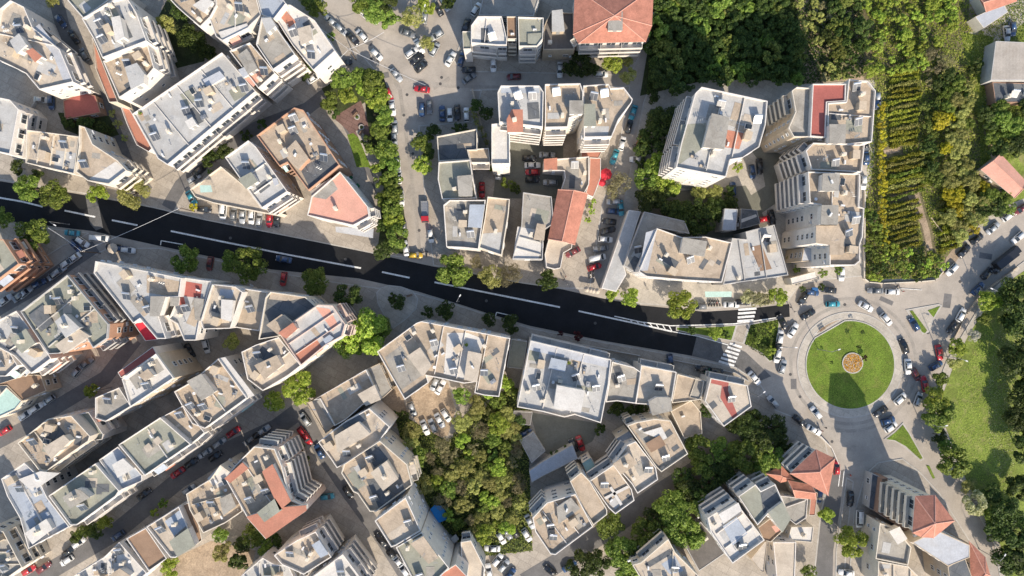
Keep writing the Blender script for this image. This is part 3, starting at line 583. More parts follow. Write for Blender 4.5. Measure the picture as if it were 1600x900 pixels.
B('small striped deck roof at the corner of the grey courtyard', 3, '235,160 345,166 332,242 233,232', 'wood', 'grey', par=.1, eq=0, win=0, bal=[], name='shed', cat='shed')
B('small concrete platform roof left of the grey courtyard', 3, '270,330 350,280 420,392 340,462', 'conc', 'grey', par=.15, eq=.3, win=0, bal=[], name='shed', cat='shed')
O(1060, 660)
B('white roof with blue solar sheets south of the bushy trees', 15, '170,560 330,457 505,690 317,827 190,642', 'white', 'white', bal=[0], ph=[(2.4, '240,540 350,475 368,515 265,590', 'white'), (.5, '265,610 340,560 400,650 320,715', 'blue')], eq=.7, aw=0)
B('grey green stepped roof with dark shaded terrace beside a tiled roof', 14, '350,432 450,362 482,402 566,360 656,565 610,642 526,532 462,602', 'green', 'white', bal=[0, 2], patch=[('480,410 560,370 600,465 500,540', 'dark')], ph=[(1.6, '530,530 610,470 655,565 610,640', 'green')], eq=.2, aw=0)  # dark patch: shade on the terrace put into its colour
B('grey fronted block with red hip tile roof south of the roundabout', 14, '667,297 805,168 905,216 868,412', 'tile', 'grey', rim='white', bal=[0], tile=(.45, 'hip'), eq=0)
B('low red tile roof patch wedged behind the grey stepped roof', 5, '530,300 600,262 660,330 600,342', 'tile', 'cream', tile=(.5, 'hip'), eq=0, name='house', cat='house')
B('low house with pink sloping roof below the red hip roof', 6, '655,350 770,372 790,440 690,432', 'tile', 'cream', tile=(.4, 'gable'), eq=0, name='house', cat='house')
B('narrow red strip roof along the pavement of the south street', 6, '778,402 815,412 800,545 765,545', 'terra', 'cream', par=.15, eq=0, name='house', cat='house')
B('grey house roof with pergola between the stepped roof and red strip', 6, '600,430 690,440 760,450 750,560 690,600 650,570', 'conc', 'white', eq=.6, par=.4, lines=1, name='house', cat='house')
B('white low roof with garden clutter beside the south street', 5, '660,612 792,612 782,702 640,692', 'white', 'cream', eq=.8, par=.3, name='house', cat='house')
B('flat cream roof beside the beige sloping wall at the bottom', 8, '555,702 690,702 680,960 580,960', 'cream', 'white', par=.3, eq=.15, bal=[])
B('brown small roof with pink patch below the stepped roof', 8, '465,615 545,555 605,640 540,700 500,690', 'brown', 'cream', par=.4, eq=.3, patch=[('545,610 575,600 605,635 570,645', 'pink')], name='house', cat='house')
B('tall beige wedge building next to the white roof with solar sheets', 12, '505,700 522,700 500,880 480,870 425,800', 'cream', 'stone', par=.2, eq=0, bal=[], win=0)
O(0, 200, 1) 
O(1280, 660)
B('apartment block with round white balconies under a red pyramid roof', 21, '570,440 672,435 777,575 665,666 600,662 555,640', 'tile', 'cream', bal=[5], tile=(.8, 'hip'), eq=0, aw=0)
B('low brown annex roof in front of the round balconied block', 6, '365,330 400,325 380,520 520,600 530,650 340,530', 'brown', 'brown', par=.3, eq=0, name='annex', cat='building')
B('worn grey roof with bright white hut near the bottom right', 9, '355,590 450,622 540,732 520,838 330,800', 'conc', 'cream', ph=[(2.4, '415,640 470,615 512,680 462,712', 'white')], eq=.3)
B('large pale sheet metal roof near the bottom right edge', 12, '540,702 690,632 880,718 880,790 752,842', 'metal', 'stone', par=.1, eq=.1, bal=[])
B('dark grey roof piece between metal and red tile roofs, bottom right', 12, '752,846 850,785 892,900 890,980 770,980', 'dark', 'stone', par=.1, eq=.2, bal=[])
B('red tiled house at the bottom right edge beside the steep lane', 9, '884,712 962,792 992,900 990,980 900,980', 'tile', 'cream', tile=(.5, 'hip'), eq=0, name='house', cat='house')
B('cream roof with white slabs at the bottom edge right of the street', 9, '345,812 520,842 640,960 340,960', 'cream', 'cream', eq=.6, lines=2)
B('dark grey low building with glass front beside the south street', 4, '310,300 360,320 330,520 290,500', 'dark', 'grey', par=.2, eq=.4, bal=[], name='annex', cat='building')
O(1280, 0)
B('grey and red sheet roofed shed in the top right corner', 4, '912,100 1075,22 1105,72 962,167', 'metal', 'cream', par=.05, eq=.1, win=0, bal=[], name='shed', cat='shed')
B('red tiled cottage in the top right corner above the grey shed', 4, '935,-20 1120,-60 1140,5 980,62', 'tile', 'cream', tile=(.35, 'gable'), eq=0, name='house', cat='house')
B('long grey corrugated barn roof at the right edge', 5, '1035,240 1260,250 1260,470 1005,470', 'sheet', 'grey', par=.05, eq=0, win=0, bal=[], name='barn', cat='barn')
B('dark cluttered lean to roof below the grey barn at the right edge', 3.5, '1012,482 1260,490 1260,600 1030,602', 'dark', 'brown', par=.1, eq=1.2, win=0, bal=[], name='shed', cat='shed')
O(1280, 260)
B('weathered red brick tone cottage roof at the right edge', 4, '960,20 1060,-60 1200,90 1140,172', 'pink', 'stone', tile=(.3, 'gable'), eq=0, name='house', cat='house')
O(0, 0, 1)
B('tall white apartment block with orange roof well east of the centre', 23, '1096,136 1199,158 1196,195 1186,230 1160,247 1141,250 1134,277 1056,262 1064,225 1086,146', 'pale', 'white', bal=[7, 8], ph=[(3, '1113,178 1139,184 1131,232 1100,229', 'conc')], patch=[('1064,195 1103,192 1100,230 1060,258', 'green'), ('1136,203 1163,208 1155,233 1133,230', 'terra')], eq=.6, aw=0)
B('tall block with curved grey roof beside the red topped tower', 21, '1237,142 1245,136 1268,138 1265,214 1240,214 1232,200 1243,175', 'conc', 'stone', rim='cream', bal=[6, 0], eq=.2, aw=0)
B('tower with bright red flat roof west of the vine garden', 22, '1270,131 1322,131 1321,158 1292,160 1290,215 1266,213', 'red', 'white', par=.5, eq=.1, bal=[])
B('tall tan roofed tower at the upper corner of the vine garden', 22, '1293,161 1322,159 1326,124 1356,127 1368,142 1362,222 1321,226 1293,224', 'tan', 'white', bal=[], ph=[(2.8, '1297,195 1321,195 1320,223 1297,223', 'conc')], eq=.8)
B('tall tan roofed tower with folded balconies left of the vine garden', 22, '1259,236 1271,223 1351,226 1346,269 1268,265', 'tan', 'white', bal=[0, 4], eq=1.0, aw=0)
O(1160, 200)
B('longest tan tower roof with zigzag west balconies by the vine garden', 23, '385,255 690,268 685,460 715,470 705,640 690,680 690,780 660,805 512,805 510,690 430,675 437,575 460,560 460,450 395,440', 'tan', 'white', bal=[14], ph=[(2.8, '475,270 568,268 560,365 470,365', 'conc'), (2.8, '468,455 560,455 557,562 462,562', 'conc'), (1.2, '435,575 560,575 600,640 590,740 515,740 515,680 435,670', 'tan')], eq=.8, aw=0)
B('low slanted grey roof at the foot of the longest tan tower', 12, '345,782 360,702 508,690 503,775', 'metal', 'stone', par=.1, eq=0, bal=[])
O(920, 200)
B('long blue grey canopy roof along the side street north of the main road', 5, '75,940 235,480 305,490 205,800 220,860 160,960', 'pale', 'white', par=.05, eq=.1, win=0, bal=[], name='canopy_building', cat='building')
B('weathered grey roof between the canopy and the big tan roof', 7, '325,490 560,545 590,620 400,583 292,860 205,805', 'conc', 'grey', par=.1, eq=.3, bal=[])
B('big tan double roof with white front wall north of the main road', 14, '400,587 545,640 685,637 840,672 780,905 560,892 340,872 292,842', 'tan', 'white', par=.6, bal=[4, 5], ph=[(2.4, '555,645 690,667 675,750 540,730', 'conc')], patch=[('335,612 400,592 345,835 295,838', 'metal')], eq=.5, aw=0)
O(0, 0, 1)
B('wide pale grey roof with brown terrace patch west of the roundabout', 11, '1144,372 1167,374 1165,362 1210,351 1232,430 1130,445', 'pale', 'grey', par=.4, bal=[], patch=[('1172,386 1190,382 1206,420 1188,424', 'brown')], eq=.5)
O(920, 200)
B('small blue grey back roof beside the dark inner courtyard', 7, '795,472 872,476 862,600 780,600', 'blue', 'grey', par=.2, eq=.2, bal=[], name='annex', cat='building')
B('dark back roof with white strip beside the small blue grey roof', 6, '892,472 985,482 1005,560 890,592', 'dark', 'grey', par=.2, eq=.5, bal=[], patch=[('890,535 980,505 985,520 895,555', 'white')], name='annex', cat='building')
O(1040, 400)
B('small low white roof beside the shrubs at the roundabout entrance', 5, '730,130 880,90 887,132 740,168', 'white', 'cream', par=.2, eq=0, win=0, bal=[], name='annex', cat='building')
O(700, 0)
B('bare stained flat roof cut by the top edge', 7, '215,-60 550,-60 500,95 180,90', 'conc', 'grey', par=.3, eq=.1, bal=[])
B('cream house with green grey corner roof north of the cross street', 13, '175,95 315,95 345,225 345,264 290,264 135,250 135,150', 'white', 'white', bal=[3, 4], eq=.3, lines=1)
B('narrow green grey roof at the west end of the north row', 11, '85,185 132,185 136,287 90,287', 'green', 'white', par=.5, bal=[2], eq=.1)
B('narrow brown roof with solar heaters in the north row', 13, '345,97 402,97 405,227 348,227', 'brown', 'cream', par=.6, bal=[2], eq=2)
B('olive green roof with antenna shadow in the north row', 14, '410,100 560,105 556,228 522,272 415,272', 'green', 'white', bal=[3], eq=.9, ph=[(.5, '470,200 555,195 552,228 520,268 470,250', 'green')])
B('old roof with pointed grey gable left of the large tile roof', 9, '565,150 600,70 735,75 742,290 557,292', 'wood', 'stone', par=.5, bal=[], ph=[(2.4, '612,65 668,58 680,180 612,182', 'pale')], eq=.2)
B('large red hip tile roof with square grey hatch at the top', 13, '752,-60 1195,-60 1185,150 1152,236 770,246 742,200', 'tile', 'white', bal=[2, 3, 4], tile=(.9, 'hip'), eq=0, aw=0, ph=[(2.7, '945,70 1020,70 1020,175 940,175', 'conc')])
B('white blue roof with terracotta hut at the left of the central block', 22, '310,502 535,502 560,540 556,746 300,716 290,542', 'pale', 'white', bal=[3], ph=[(2.8, '375,645 435,645 437,770 350,770 347,700', 'terra')], patch=[('310,504 535,504 535,545 310,545', 'blue')], eq=.7, aw=0)
B('white side wing with ladder like balconies left of the terracotta hut', 18, '255,727 300,722 360,735 362,960 255,960', 'white', 'white', bal=[1], eq=.2)
B('tan roof with solar heater line in the middle of the central block', 22, '568,494 775,489 792,540 792,665 712,692 702,746 568,749', 'tan', 'cream', rim='white', bal=[4, 5], ph=[(2.8, '715,592 790,592 790,664 715,664', 'conc')], eq=1.0, aw=0)
B('curved tan roof at the right end of the central block', 21, '792,502 940,492 952,517 1030,512 1082,582 1076,602 1000,702 960,802 797,806', 'tan', 'white', bal=[6, 7], ph=[(2.6, '800,612 860,612 865,735 800,735', 'green')], patch=[('800,740 945,740 935,800 800,800', 'pale')], eq=1.0, aw=0)
B('low orange roof below the curved tan roof', 7, '780,862 917,862 880,930 780,930', 'terra', 'cream', par=.2, eq=0, bal=[], name='house', cat='house')
O(560, 200)
B('dark bitumen roof with ragged rim near the central side street', 9, '460,50 695,5 697,132 642,132 655,185 470,195', 'dark', 'cream', eq=.3, bal=[])
B('small tan roof corner next to the dark bitumen roof', 9, '642,127 762,117 772,202 662,202', 'tan', 'white', eq=.3, bal=[2])
B('curved white rimmed roof with shaded terrace on the side street', 12, '470,200 655,186 667,270 692,412 490,417 465,300', 'green', 'white', bal=[2, 1], ph=[(2.8, '582,285 665,277 665,395 590,397', 'conc')], eq=.3)
B('white rimmed corner roof with sunken inner terrace above the main road', 13, '498,452 535,422 745,422 705,712 620,702 515,697', 'conc', 'white', bal=[3, 4], ph=[(1.4, '655,452 737,452 717,582 645,577', 'blue')], eq=.9, par=1.2)
B('worn tan roof right of the sunken terrace corner roof', 12, '757,402 887,417 880,500 840,747 707,702 740,530', 'tan', 'cream', bal=[], eq=.4, patch=[('715,620 840,610 830,740 708,700', 'pale')])
O(760, 200)
B('roof half in shade with bright white lower slab above the main road', 10, '215,377 382,402 395,560 335,600 330,770 152,767 205,570', 'conc', 'grey', bal=[], patch=[('182,577 287,595 272,650 330,680 305,765 155,763', 'white')], ph=[(2.2, '300,562 345,570 335,655 280,650', 'tan')], eq=.3, par=.5)
B('red gable tile roof above the round terrace by the side street', 10, '427,372 582,392 512,672 372,642', 'tile', 'white', tile=(.55, 'gable'), eq=0)
B('round ended cream terrace below the red gable roof', 8, '367,642 505,672 500,705 452,732 435,820 400,828 352,815 342,740', 'cream', 'white', bal=[], eq=.2)
B('cream roof with small red hut roof behind the red gable roof', 8, '337,187 602,167 602,330 572,388 437,367 460,290 455,252 335,245', 'cream', 'white', bal=[], ph=[(2, '340,185 412,178 412,242 340,242', 'terra')], eq=.9)
B('narrow terracotta tile strip roof along the upper side street', 7, '606,172 670,177 670,290 627,405 582,387 602,300', 'terra', 'white', par=.1, eq=0, bal=[], name='house', cat='house')
O(0, 0, 1)
# ------------------------------------------------------------------ ground, roads, kerbs, markings
GM = dict(
 base=mat('asphalt_old', (.385, .345, .295), var=.2, scale=.12, stain=.35, stcol=(.22, .205, .19), fine=.08, bump=.1),
 new=mat('asphalt_new', (.018, .019, .021), var=.25, scale=.2, fine=.15, rough=.8, bump=.1, spec=.2),
 worn=mat('asphalt_worn', (.13, .128, .125), var=.25, scale=.3, stain=.4, stcol=(.05, .05, .05), fine=.15),
 street=mat('asphalt_street', (.15, .145, .14), var=.2, scale=.2, stain=.45, stcol=(.10, .098, .095), fine=.1),  # darker than the old asphalt, the side streets' shade is in the colour
 pave=mat('paving_slabs', (.40, .355, .295), var=.18, scale=.2, stain=.4, stcol=(.18, .16, .14), seams=2.2, seamcol=.72, fine=.12),
 pave2=mat('paving_pale', (.48, .44, .375), var=.15, scale=.2, stain=.35, stcol=(.24, .22, .19), seams=1.6, seamcol=.78),
 kerb=mat('kerb_stone', (.46, .44, .40), var=.15, stain=.3),
 redpave=mat('paving_red', (.21, .13, .11), var=.2, seams=1.2),
 paint=mat('road_paint', (.75, .75, .72), var=.12, stain=.45, stcol=(.3, .3, .3), fine=.25),
 grass=mat('grass_ground', (.12, .185, .022), var=.35, scale=.22, stain=.7, stcol=(.20, .20, .055), fine=.35, bump=.8),
 meadow=mat('meadow_ground', (.17, .22, .04), var=.35, scale=.12, stain=.7, stcol=(.32, .27, .13), fine=.35, bump=.8),
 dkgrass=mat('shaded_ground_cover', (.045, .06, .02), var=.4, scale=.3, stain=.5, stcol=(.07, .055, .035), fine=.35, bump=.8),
 soil=mat('soil', (.35, .27, .19), var=.25, scale=.3, stain=.4, stcol=(.18, .12, .07), fine=.25, bump=.5),
 scrub=mat('scrub_soil', (.15, .13, .07), var=.35, scale=.2, stain=.6, stcol=(.07, .09, .03), fine=.35, bump=.8),
 court=mat('court_concrete', (.17, .17, .14), var=.15, scale=.2, stain=.4, stcol=(.11, .11, .09)))
mb = MB(); mb.face([(-900, -900, 0), (900, -900, 0), (900, 900, 0), (-900, 900, 0)]); struct('ground', mb, GM['base'])
ZL = [.02]
def sheet(name, p, m, z=None, kind=True):
    if z is None: ZL[0] += .0041; z = ZL[0]
    q = [W(x, y) for x, y in (pts(p) if isinstance(p, str) else p)]
    if area(q) < 0: q = q[::-1]
    mb = MB(); mb.face([(x, y, z) for x, y in q]); o = mb.build(name, GM[m])
    return tag(o, kind='structure')
def slab(name, p, m, zt=.13, kerb=True):
    q = [W(x, y) for x, y in (pts(p) if isinstance(p, str) else p)]
    if area(q) < 0: q = q[::-1]
    inn = offset(q, .28) if kerb else q
    mb = MB(); mb.prism(inn, -.2, zt, m=0)
    if kerb: mb.ring(q, inn, -.2, zt+.012, m=1)
    return tag(mb.build(name, [GM[m], GM['kerb']]), kind='structure')
O(0, 0, 1)
# city blocks: pavements with kerbs
slab('pavement_block', '-160,-80 470,-80 500,10 553,72 586,108 606,180 616,260 624,330 634,403 587,397 499,379 320,344 240,325 133,303 0,281 -160,250', 'pave')
slab('pavement_block', '677,415 668,340 656,240 654,196 738,190 752,140 985,134 978,170 970,222 942,320 922,451 880,451 817,443', 'pave')
slab('pavement_block', '722,112 985,118 1012,60 1015,-80 722,-80 738,20 708,95', 'pave')
slab('pavement_block', '1005,160 972,330 946,462 1001,475 1100,482 1155,480 1232,470 1250,444 1292,437 1345,432 1362,439 1462,436 1492,402 1600,322 1760,240 1760,-80 1032,-80 1024,110', 'pave2')
slab('pavement_block', '-160,330 0,347 140,364 118,378 100,384 0,446 -160,540', 'pave')
slab('pavement_block', '168,388 248,387 424,424 520,440 651,458 704,473 827,512 940,534 1081,559 1150,574 1187,598 1212,640 1250,655 1290,690 1298,738 1283,800 1264,980 -160,980 -160,600 0,470 124,408', 'pave')
slab('pavement_block', '1352,740 1372,722 1410,716 1438,738 1468,770 1528,865 1545,980 1320,980 1334,800', 'pave')
slab('park_edge', '1780,380 1640,380 1590,415 1540,462 1505,520 1478,565 1458,618 1462,670 1500,752 1553,850 1575,980 1780,980', 'pave2')
O(1280, 420); slab('traffic_island', '505,240 560,230 700,205 720,215 672,290 640,372 605,385', 'pave2'); O(1280, 420); slab('island_planting', '528,246 545,244 630,360 618,378 600,368', 'grass', zt=.2, kerb=False); slab('island_planting', '634,244 706,218 668,284', 'grass', zt=.2, kerb=False)
O(1280, 660); slab('traffic_island', '378,98 440,50 490,0 530,60 615,215 590,228 500,148 440,110', 'pave2'); slab('island_planting', '392,98 445,58 488,14 522,62 604,208 590,215 505,138 442,104', 'grass', zt=.2, kerb=False); slab('traffic_island', '625,250 645,255 678,325 665,330', 'grass', kerb=False)
O(0, 0, 1)
# main road and side roads
sheet('main_road', '-160,252 0,283 133,305 240,325 320,344 499,379 587,397 675,416 817,443 879,452 940,466 1001,477 1100,487 1155,484 1233,475 1234,495 1216,497 1147,507 1056,510 1089,524 1081,556 940,532 827,509 757,488 704,471 651,455 560,435 424,421 248,384 171,367 144,361 0,344 -160,318', 'new')
sheet('worn_road', '1081,556 1089,524 1140,538 1165,550 1205,588 1185,596 1150,573', 'worn')
sheet('worn_road_patch', '133,303 152,309 161,356 150,360 141,350', 'redpave' if False else 'worn')
def lane(p, wpx, m='street', name='street', z=.134):
    P = [Vector(q) for q in (pts(p))]; n = len(P); Lh = []; Rh = []
    for i in range(n):
        d = (P[min(i+1, n-1)]-P[max(i-1, 0)]).normalized(); nn = Vector((-d.y, d.x))*wpx/2
        Lh.append(tuple(P[i]+nn)); Rh.append(tuple(P[i]-nn))
    ZL[0] += .0011
    return sheet(name, Lh+Rh[::-1], m, z=z+ZL[0]-.02)
lane('150,385 105,415 60,448 0,482 -80,540', 20, name='side_street')
lane('212,530 165,590 95,632 40,668 -60,720', 22, name='side_street')
lane('470,640 432,668 360,702 280,750 180,832 90,885 20,930', 27, name='side_street')
lane('470,640 500,700 545,768 598,840 655,930', 24, name='side_street')
lane('1095,730 1030,770 960,820 900,862 820,910', 30, name='side_street')
lane('78,-40 98,40 128,110 165,170 200,260 230,300', 22, name='alley')
lane('545,120 480,170 400,200 330,245 282,290 262,325', 20, name='alley')
lane('540,190 575,260 610,330', 14, name='alley')
lane('1150,340 1210,300 1205,250 1175,215 1205,180', 34, 'court', name='driveway')
sheet('yard', '1040,300 1165,290 1200,350 1180,370 1110,372 1000,330', 'court', z=.15)
sheet('yard', '828,644 940,662 925,690 870,715 845,705', 'court', z=.151)
sheet('yard', '785,190 880,190 880,310 770,310', 'court', z=.152)
# bare and green ground
sheet('soil_lot', '642,600 700,598 712,640 700,680 668,690 640,640', 'soil', z=.153)
sheet('soil_lot', '255,880 330,845 400,860 380,940 250,940', 'soil', z=.154)
sheet('soil_lot', '1495,0 1535,5 1530,45 1512,52 1492,20', 'soil', z=.155)
sheet('soil_lot', '590,560 625,600 640,660 612,668 598,640', 'soil', z=.156)
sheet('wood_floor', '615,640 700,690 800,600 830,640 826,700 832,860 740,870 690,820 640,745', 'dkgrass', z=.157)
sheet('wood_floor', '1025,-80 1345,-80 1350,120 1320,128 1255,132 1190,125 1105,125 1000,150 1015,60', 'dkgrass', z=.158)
sheet('scrub_ground', '1330,-80 1520,-80 1510,60 1460,130 1350,125', 'scrub', z=.162)
sheet('garden_soil', '1368,125 1500,60 1560,100 1560,260 1540,340 1485,400 1458,434 1352,437 1350,330 1366,250', 'scrub', z=.166)
sheet('dry_slope', '1232,-80 1345,-80 1350,125 1255,132 1252,90', 'soil', z=.160); sheet('dirt_path', '1266,-20 1272,-20 1278,20 1290,45 1288,50 1273,24', 'pave2', z=.164)
sheet('meadow', '1500,50 1560,60 1600,20 1700,0 1700,240 1600,310 1535,335 1530,200', 'meadow', z=.170)
sheet('dirt_path', '1417,272 1427,272 1440,320 1452,360 1458,398 1450,398 1440,352 1424,325 1418,305 1395,312 1394,306 1418,300', 'soil', z=.178)
sheet('dirt_path', '1380,235 1405,230 1405,237 1382,243', 'soil', z=.174)
sheet('gravel_path', '1538,165 1540,110 1552,60 1640,-10 1645,0 1560,66 1546,112 1544,170', 'pave2', z=.182)
sheet('gravel_path', '1540,190 1556,240 1590,275 1584,282 1548,246 1534,196', 'soil', z=.186)
sheet('parking_pad', '1478,402 1500,375 1510,380 1484,425 1470,430', 'soil', z=.189)
sheet('park_lawn', '1700,395 1612,415 1560,450 1515,520 1492,565 1472,618 1476,665 1510,752 1562,850 1584,980 1780,980 1780,380', 'meadow', z=.160)
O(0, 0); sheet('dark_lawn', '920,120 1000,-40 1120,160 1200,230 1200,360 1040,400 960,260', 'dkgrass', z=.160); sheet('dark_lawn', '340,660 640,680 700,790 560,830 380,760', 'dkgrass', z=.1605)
O(480, 0); sheet('paved_square', '150,690 315,590 350,690 380,860 300,880 240,770 200,730', 'redpave', z=.160); sheet('grass_bed', '235,790 270,780 350,850 380,980 290,980', 'grass', z=.162)
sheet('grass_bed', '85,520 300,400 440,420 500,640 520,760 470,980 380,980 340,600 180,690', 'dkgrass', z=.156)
O(1040, 400)
slab('median', '60,413 150,416 290,410 418,402 388,500 280,480 180,462 60,437', 'grass', zt=.14)
slab('median', '492,398 660,366 668,400 645,520 648,600 608,622 560,570 455,515', 'grass', zt=.14)
slab('median_path', '418,402 492,398 455,515 388,500', 'pave', zt=.10)
# roundabout
O(0, 0, 1)
cx, cy = 1328, 570
def circ(r, n=64): return [(cx+r*math.cos(2*math.pi*k/n), cy+r*math.sin(2*math.pi*k/n)) for k in range(n)]
slab('roundabout_apron', circ(83), 'pave2', zt=.10)
gr = [(x, y) for x, y in circ(70, 96) if 52*(y-531)+30*(x-1264) >= 0]
gr = [(x, y) for x, y in gr]; slab('roundabout_lawn', gr, 'grass', zt=.26)
slab('bare_earth_patch', [(x, y) for x, y in circ(74, 96) if 52*(y-531)+30*(x-1264) < -60], 'soil', zt=.13)
tag(link('flower_bed', None), kind=None) if False else None
o = thing('flower_bed', 'round orange flower bed with spokes in the roundabout lawn', 'flower bed', (*W(1331, 567), .26))
mb = MB(); mb.lathe((0, 0, 0), [(2.95, 0), (2.95, .28), (2.7, .28), (2.7, .2)], 40); mb.build('edging', GM['kerb'], o)
mb = MB()
for k in range(8): a = k*math.pi/4+.2; mb.box((1.4*math.cos(a), 1.4*math.sin(a), .24), (2.6, .12, .1), a)
mb.build('spoke', GM['kerb'], o)
r = random.Random(5); mb = MB()
for k in range(1500):
    a = r.uniform(0, 6.283); q = 2.65*math.sqrt(r.random()); s_ = .09; c = Vector((q*math.cos(a), q*math.sin(a), .22+r.random()*.16)); d = Vector((r.uniform(-1, 1), r.uniform(-1, 1), 1.2)).normalized(); u = d.orthogonal().normalized()*s_; v = d.cross(u); mb.face([c+u, c+v, c-u, c-v])
fl = leafmat('flower_orange', [(.26, .18, .015), (.60, .24, .012), (.66, .36, .015), (.40, .09, .012)], .2); mb.build('flowers', fl, o)
# painted markings
def stripe(a, b, wpx=2.2, z=.06, name='road_marking'):
    a = Vector(W(*a)); b = Vector(W(*b)); d = (b-a).normalized(); nn = Vector((-d.y, d.x))*wpx*.09
    mb = MB(); mb.face([(*(a-nn), z), (*(b-nn), z), (*(b+nn), z), (*(a+nn), z)]); return tag(mb.build(name, GM['paint']), kind='structure')
def poly_line(p, wpx=2.2, z=.06):
    P = pts(p)
    for a, b in zip(P, P[1:]): stripe(a, b, wpx, z); z += .0006
poly_line('-80,292 0,309 35,315 67,323', 2.6); stripe((101, 329), (149, 339), 2.6); stripe((175, 344), (215, 352), 2.6)
poly_line('267,361 340,376 450,398 564,419', 2.6); stripe((597, 425), (640, 434), 2.6); poly_line('679,441 760,457 875,480', 2.6); poly_line('904,486 1001,507 1050,518', 2.4); 
poly_line('960,494 1001,503 1048,509 1090,508 1147,506 1216,496', 1.6, .064); poly_line('1050,518 1089,525 1138,539', 1.4, .07)
for k in range(7): x = 985+k*10; stripe((x, 500.5+k*1.35), (x+4.5, 505.5+k*1.9), 1.6, .075)
for k in range(4): stripe((1153.5-k*.5, 484+k*6), (1182-k*1.6, 482+k*6), 3.6, .08)
for k in range(6):
    t = k/5; stripe((1140-17*t, 536.5+28*t), (1159-12*t, 542.5+29*t), 3.5, .085)
for P_ in ('251,383 252,376 286,382', '774,494 776,488 807,495'): poly_line(P_, 1.4, .07)
poly_line('1313,736 1310,760', 1.2, .03); poly_line('1319,736 1316,760', 1.2, .035)
poly_line('1383,454 1410,451 1440,453', 1.0, .15)
poly_line('735,141 800,140 900,138', .9, .03)

# wear on the roads: lane bands, repairs, manholes
def ringsheet(name, r0, r1, a0, a1, m, z):
    q = [(cx+r0*math.cos(a0+(a1-a0)*k/40), cy+r0*math.sin(a0+(a1-a0)*k/40)) for k in range(41)]+[(cx+r1*math.cos(a0+(a1-a0)*k/40), cy+r1*math.sin(a0+(a1-a0)*k/40)) for k in range(40, -1, -1)]
    return sheet(name, q, m, z=z)
GM['wearband'] = mat('asphalt_polished_band', (.33, .30, .26), var=.2, scale=.3, stain=.4, stcol=(.2, .19, .175), fine=.12)
GM['oil'] = mat('asphalt_repair', (.16, .155, .15), var=.25, fine=.15); GM['iron'] = mat('manhole_iron', (.09, .085, .08), rough=.5)
ringsheet('lane_band', 90, 95, .2, 5.9, 'wearband', .009); ringsheet('lane_band', 101, 106, -2.6, 2.2, 'wearband', .010)
O(0, 0, 1)
for k, p in enumerate(['620,122 628,140 644,260 652,330 660,408 655,408 647,332 639,262 622,142 612,126', '600,100 640,120 700,132 790,134 790,138 700,137 640,127 600,107']): sheet('lane_band', p, 'wearband', z=.012+.001*k)
rg = random.Random(77)
for k, (x, y, w_, h_) in enumerate([(640, 300, 10, 22), (600, 118, 16, 9), (655, 150, 9, 14), (575, 66, 14, 8), (1440, 560, 8, 20), (1240, 600, 9, 16), (1330, 700, 16, 9), (1480, 470, 12, 22), (1300, 820, 9, 30), (1540, 400, 20, 9), (1250, 560, 6, 14), (1385, 470, 22, 7), (690, 130, 30, 6)]):
    ang = rg.uniform(-.6, .6); q = [(x+sx*w_/2*math.cos(ang)-sy*h_/2*math.sin(ang), y+sx*w_/2*math.sin(ang)+sy*h_/2*math.cos(ang)) for sx, sy in ((-1, -1), (1, -1), (1, 1), (-1, 1))]
    sheet('asphalt_repair_patch', q, 'oil' if k % 2 else 'wearband', z=.0135+.0004*k)
for k, (x, y) in enumerate([(631, 180), (636, 148), (688, 131), (690, 121), (645, 240), (655, 360), (1320, 476), (1420, 630), (1250, 620), (1300, 690), (1450, 520), (1235, 585), (580, 92), (716, 137), (1320, 800), (1500, 440), (360, 372), (540, 405), (760, 470), (930, 505)]):
    mb = MB(); X, Y = W(x, y); zz = .055 if k > 15 else .022; mb.lathe((X, Y, zz), [(.42, -.02), (.42, .004)], 16); tag(mb.build('manhole_cover', GM['iron']), kind='structure')

sheet('south_street', '1300,742 1319,733 1313,790 1302,860 1299,980 1265,980 1284,800', 'street', z=.016)
slab('pavement_strip', '1322,745 1334,752 1328,800 1322,850 1318,980 1303,980 1306,860 1316,790', 'pave', zt=.1)

O(560, 400); slab('teardrop_plaza', '105,215 130,185 180,170 250,178 320,203 352,250 340,310 280,372 205,425 160,368 112,275', 'pave2', zt=.19)
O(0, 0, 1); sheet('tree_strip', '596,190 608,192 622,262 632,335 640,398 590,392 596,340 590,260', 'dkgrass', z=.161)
sheet('footpath', '556,205 564,202 592,250 600,290 594,330 588,300 580,262', 'pave2', z=.163)
# ------------------------------------------------------------------ trees and planting
def crown_arrays(seed, nl, lobes, leaf, flat=.8, gap=.25):
    g = np.random.default_rng(seed); cs = []
    for i in range(lobes):
        a = g.uniform(0, 6.283); rr = math.sqrt(g.uniform(0, 1))*.72; z = math.sqrt(max(0, 1-rr*rr))*flat*g.uniform(.15, .95)-.1
        cs.append((rr*1.08*math.cos(a), rr*1.08*math.sin(a), z, g.uniform(.15, .31)))
    cs = np.array(cs); k = g.integers(0, lobes, nl); d = g.normal(size=(nl, 3)); d[:, 2] = np.abs(d[:, 2])*.9-.25; d /= np.linalg.norm(d, axis=1)[:, None]
    rad = cs[k, 3]*g.uniform(.55, 1.15, nl)**.7; c = cs[k, :3]+d*rad[:, None]
    nrm = d+g.normal(size=(nl, 3))*.5+np.array([.12, -.3, .6]); nrm /= np.linalg.norm(nrm, axis=1)[:, None]
    u = np.cross(nrm, g.normal(size=(nl, 3))); u /= np.linalg.norm(u, axis=1)[:, None]; v = np.cross(nrm, u)
    s = (leaf*g.uniform(.6, 1.3, nl))[:, None]
    q = np.stack([c+u*s*1.3, c+v*s*.7, c-u*s*1.1, c-v*s*.7], 1).reshape(-1, 3); return q
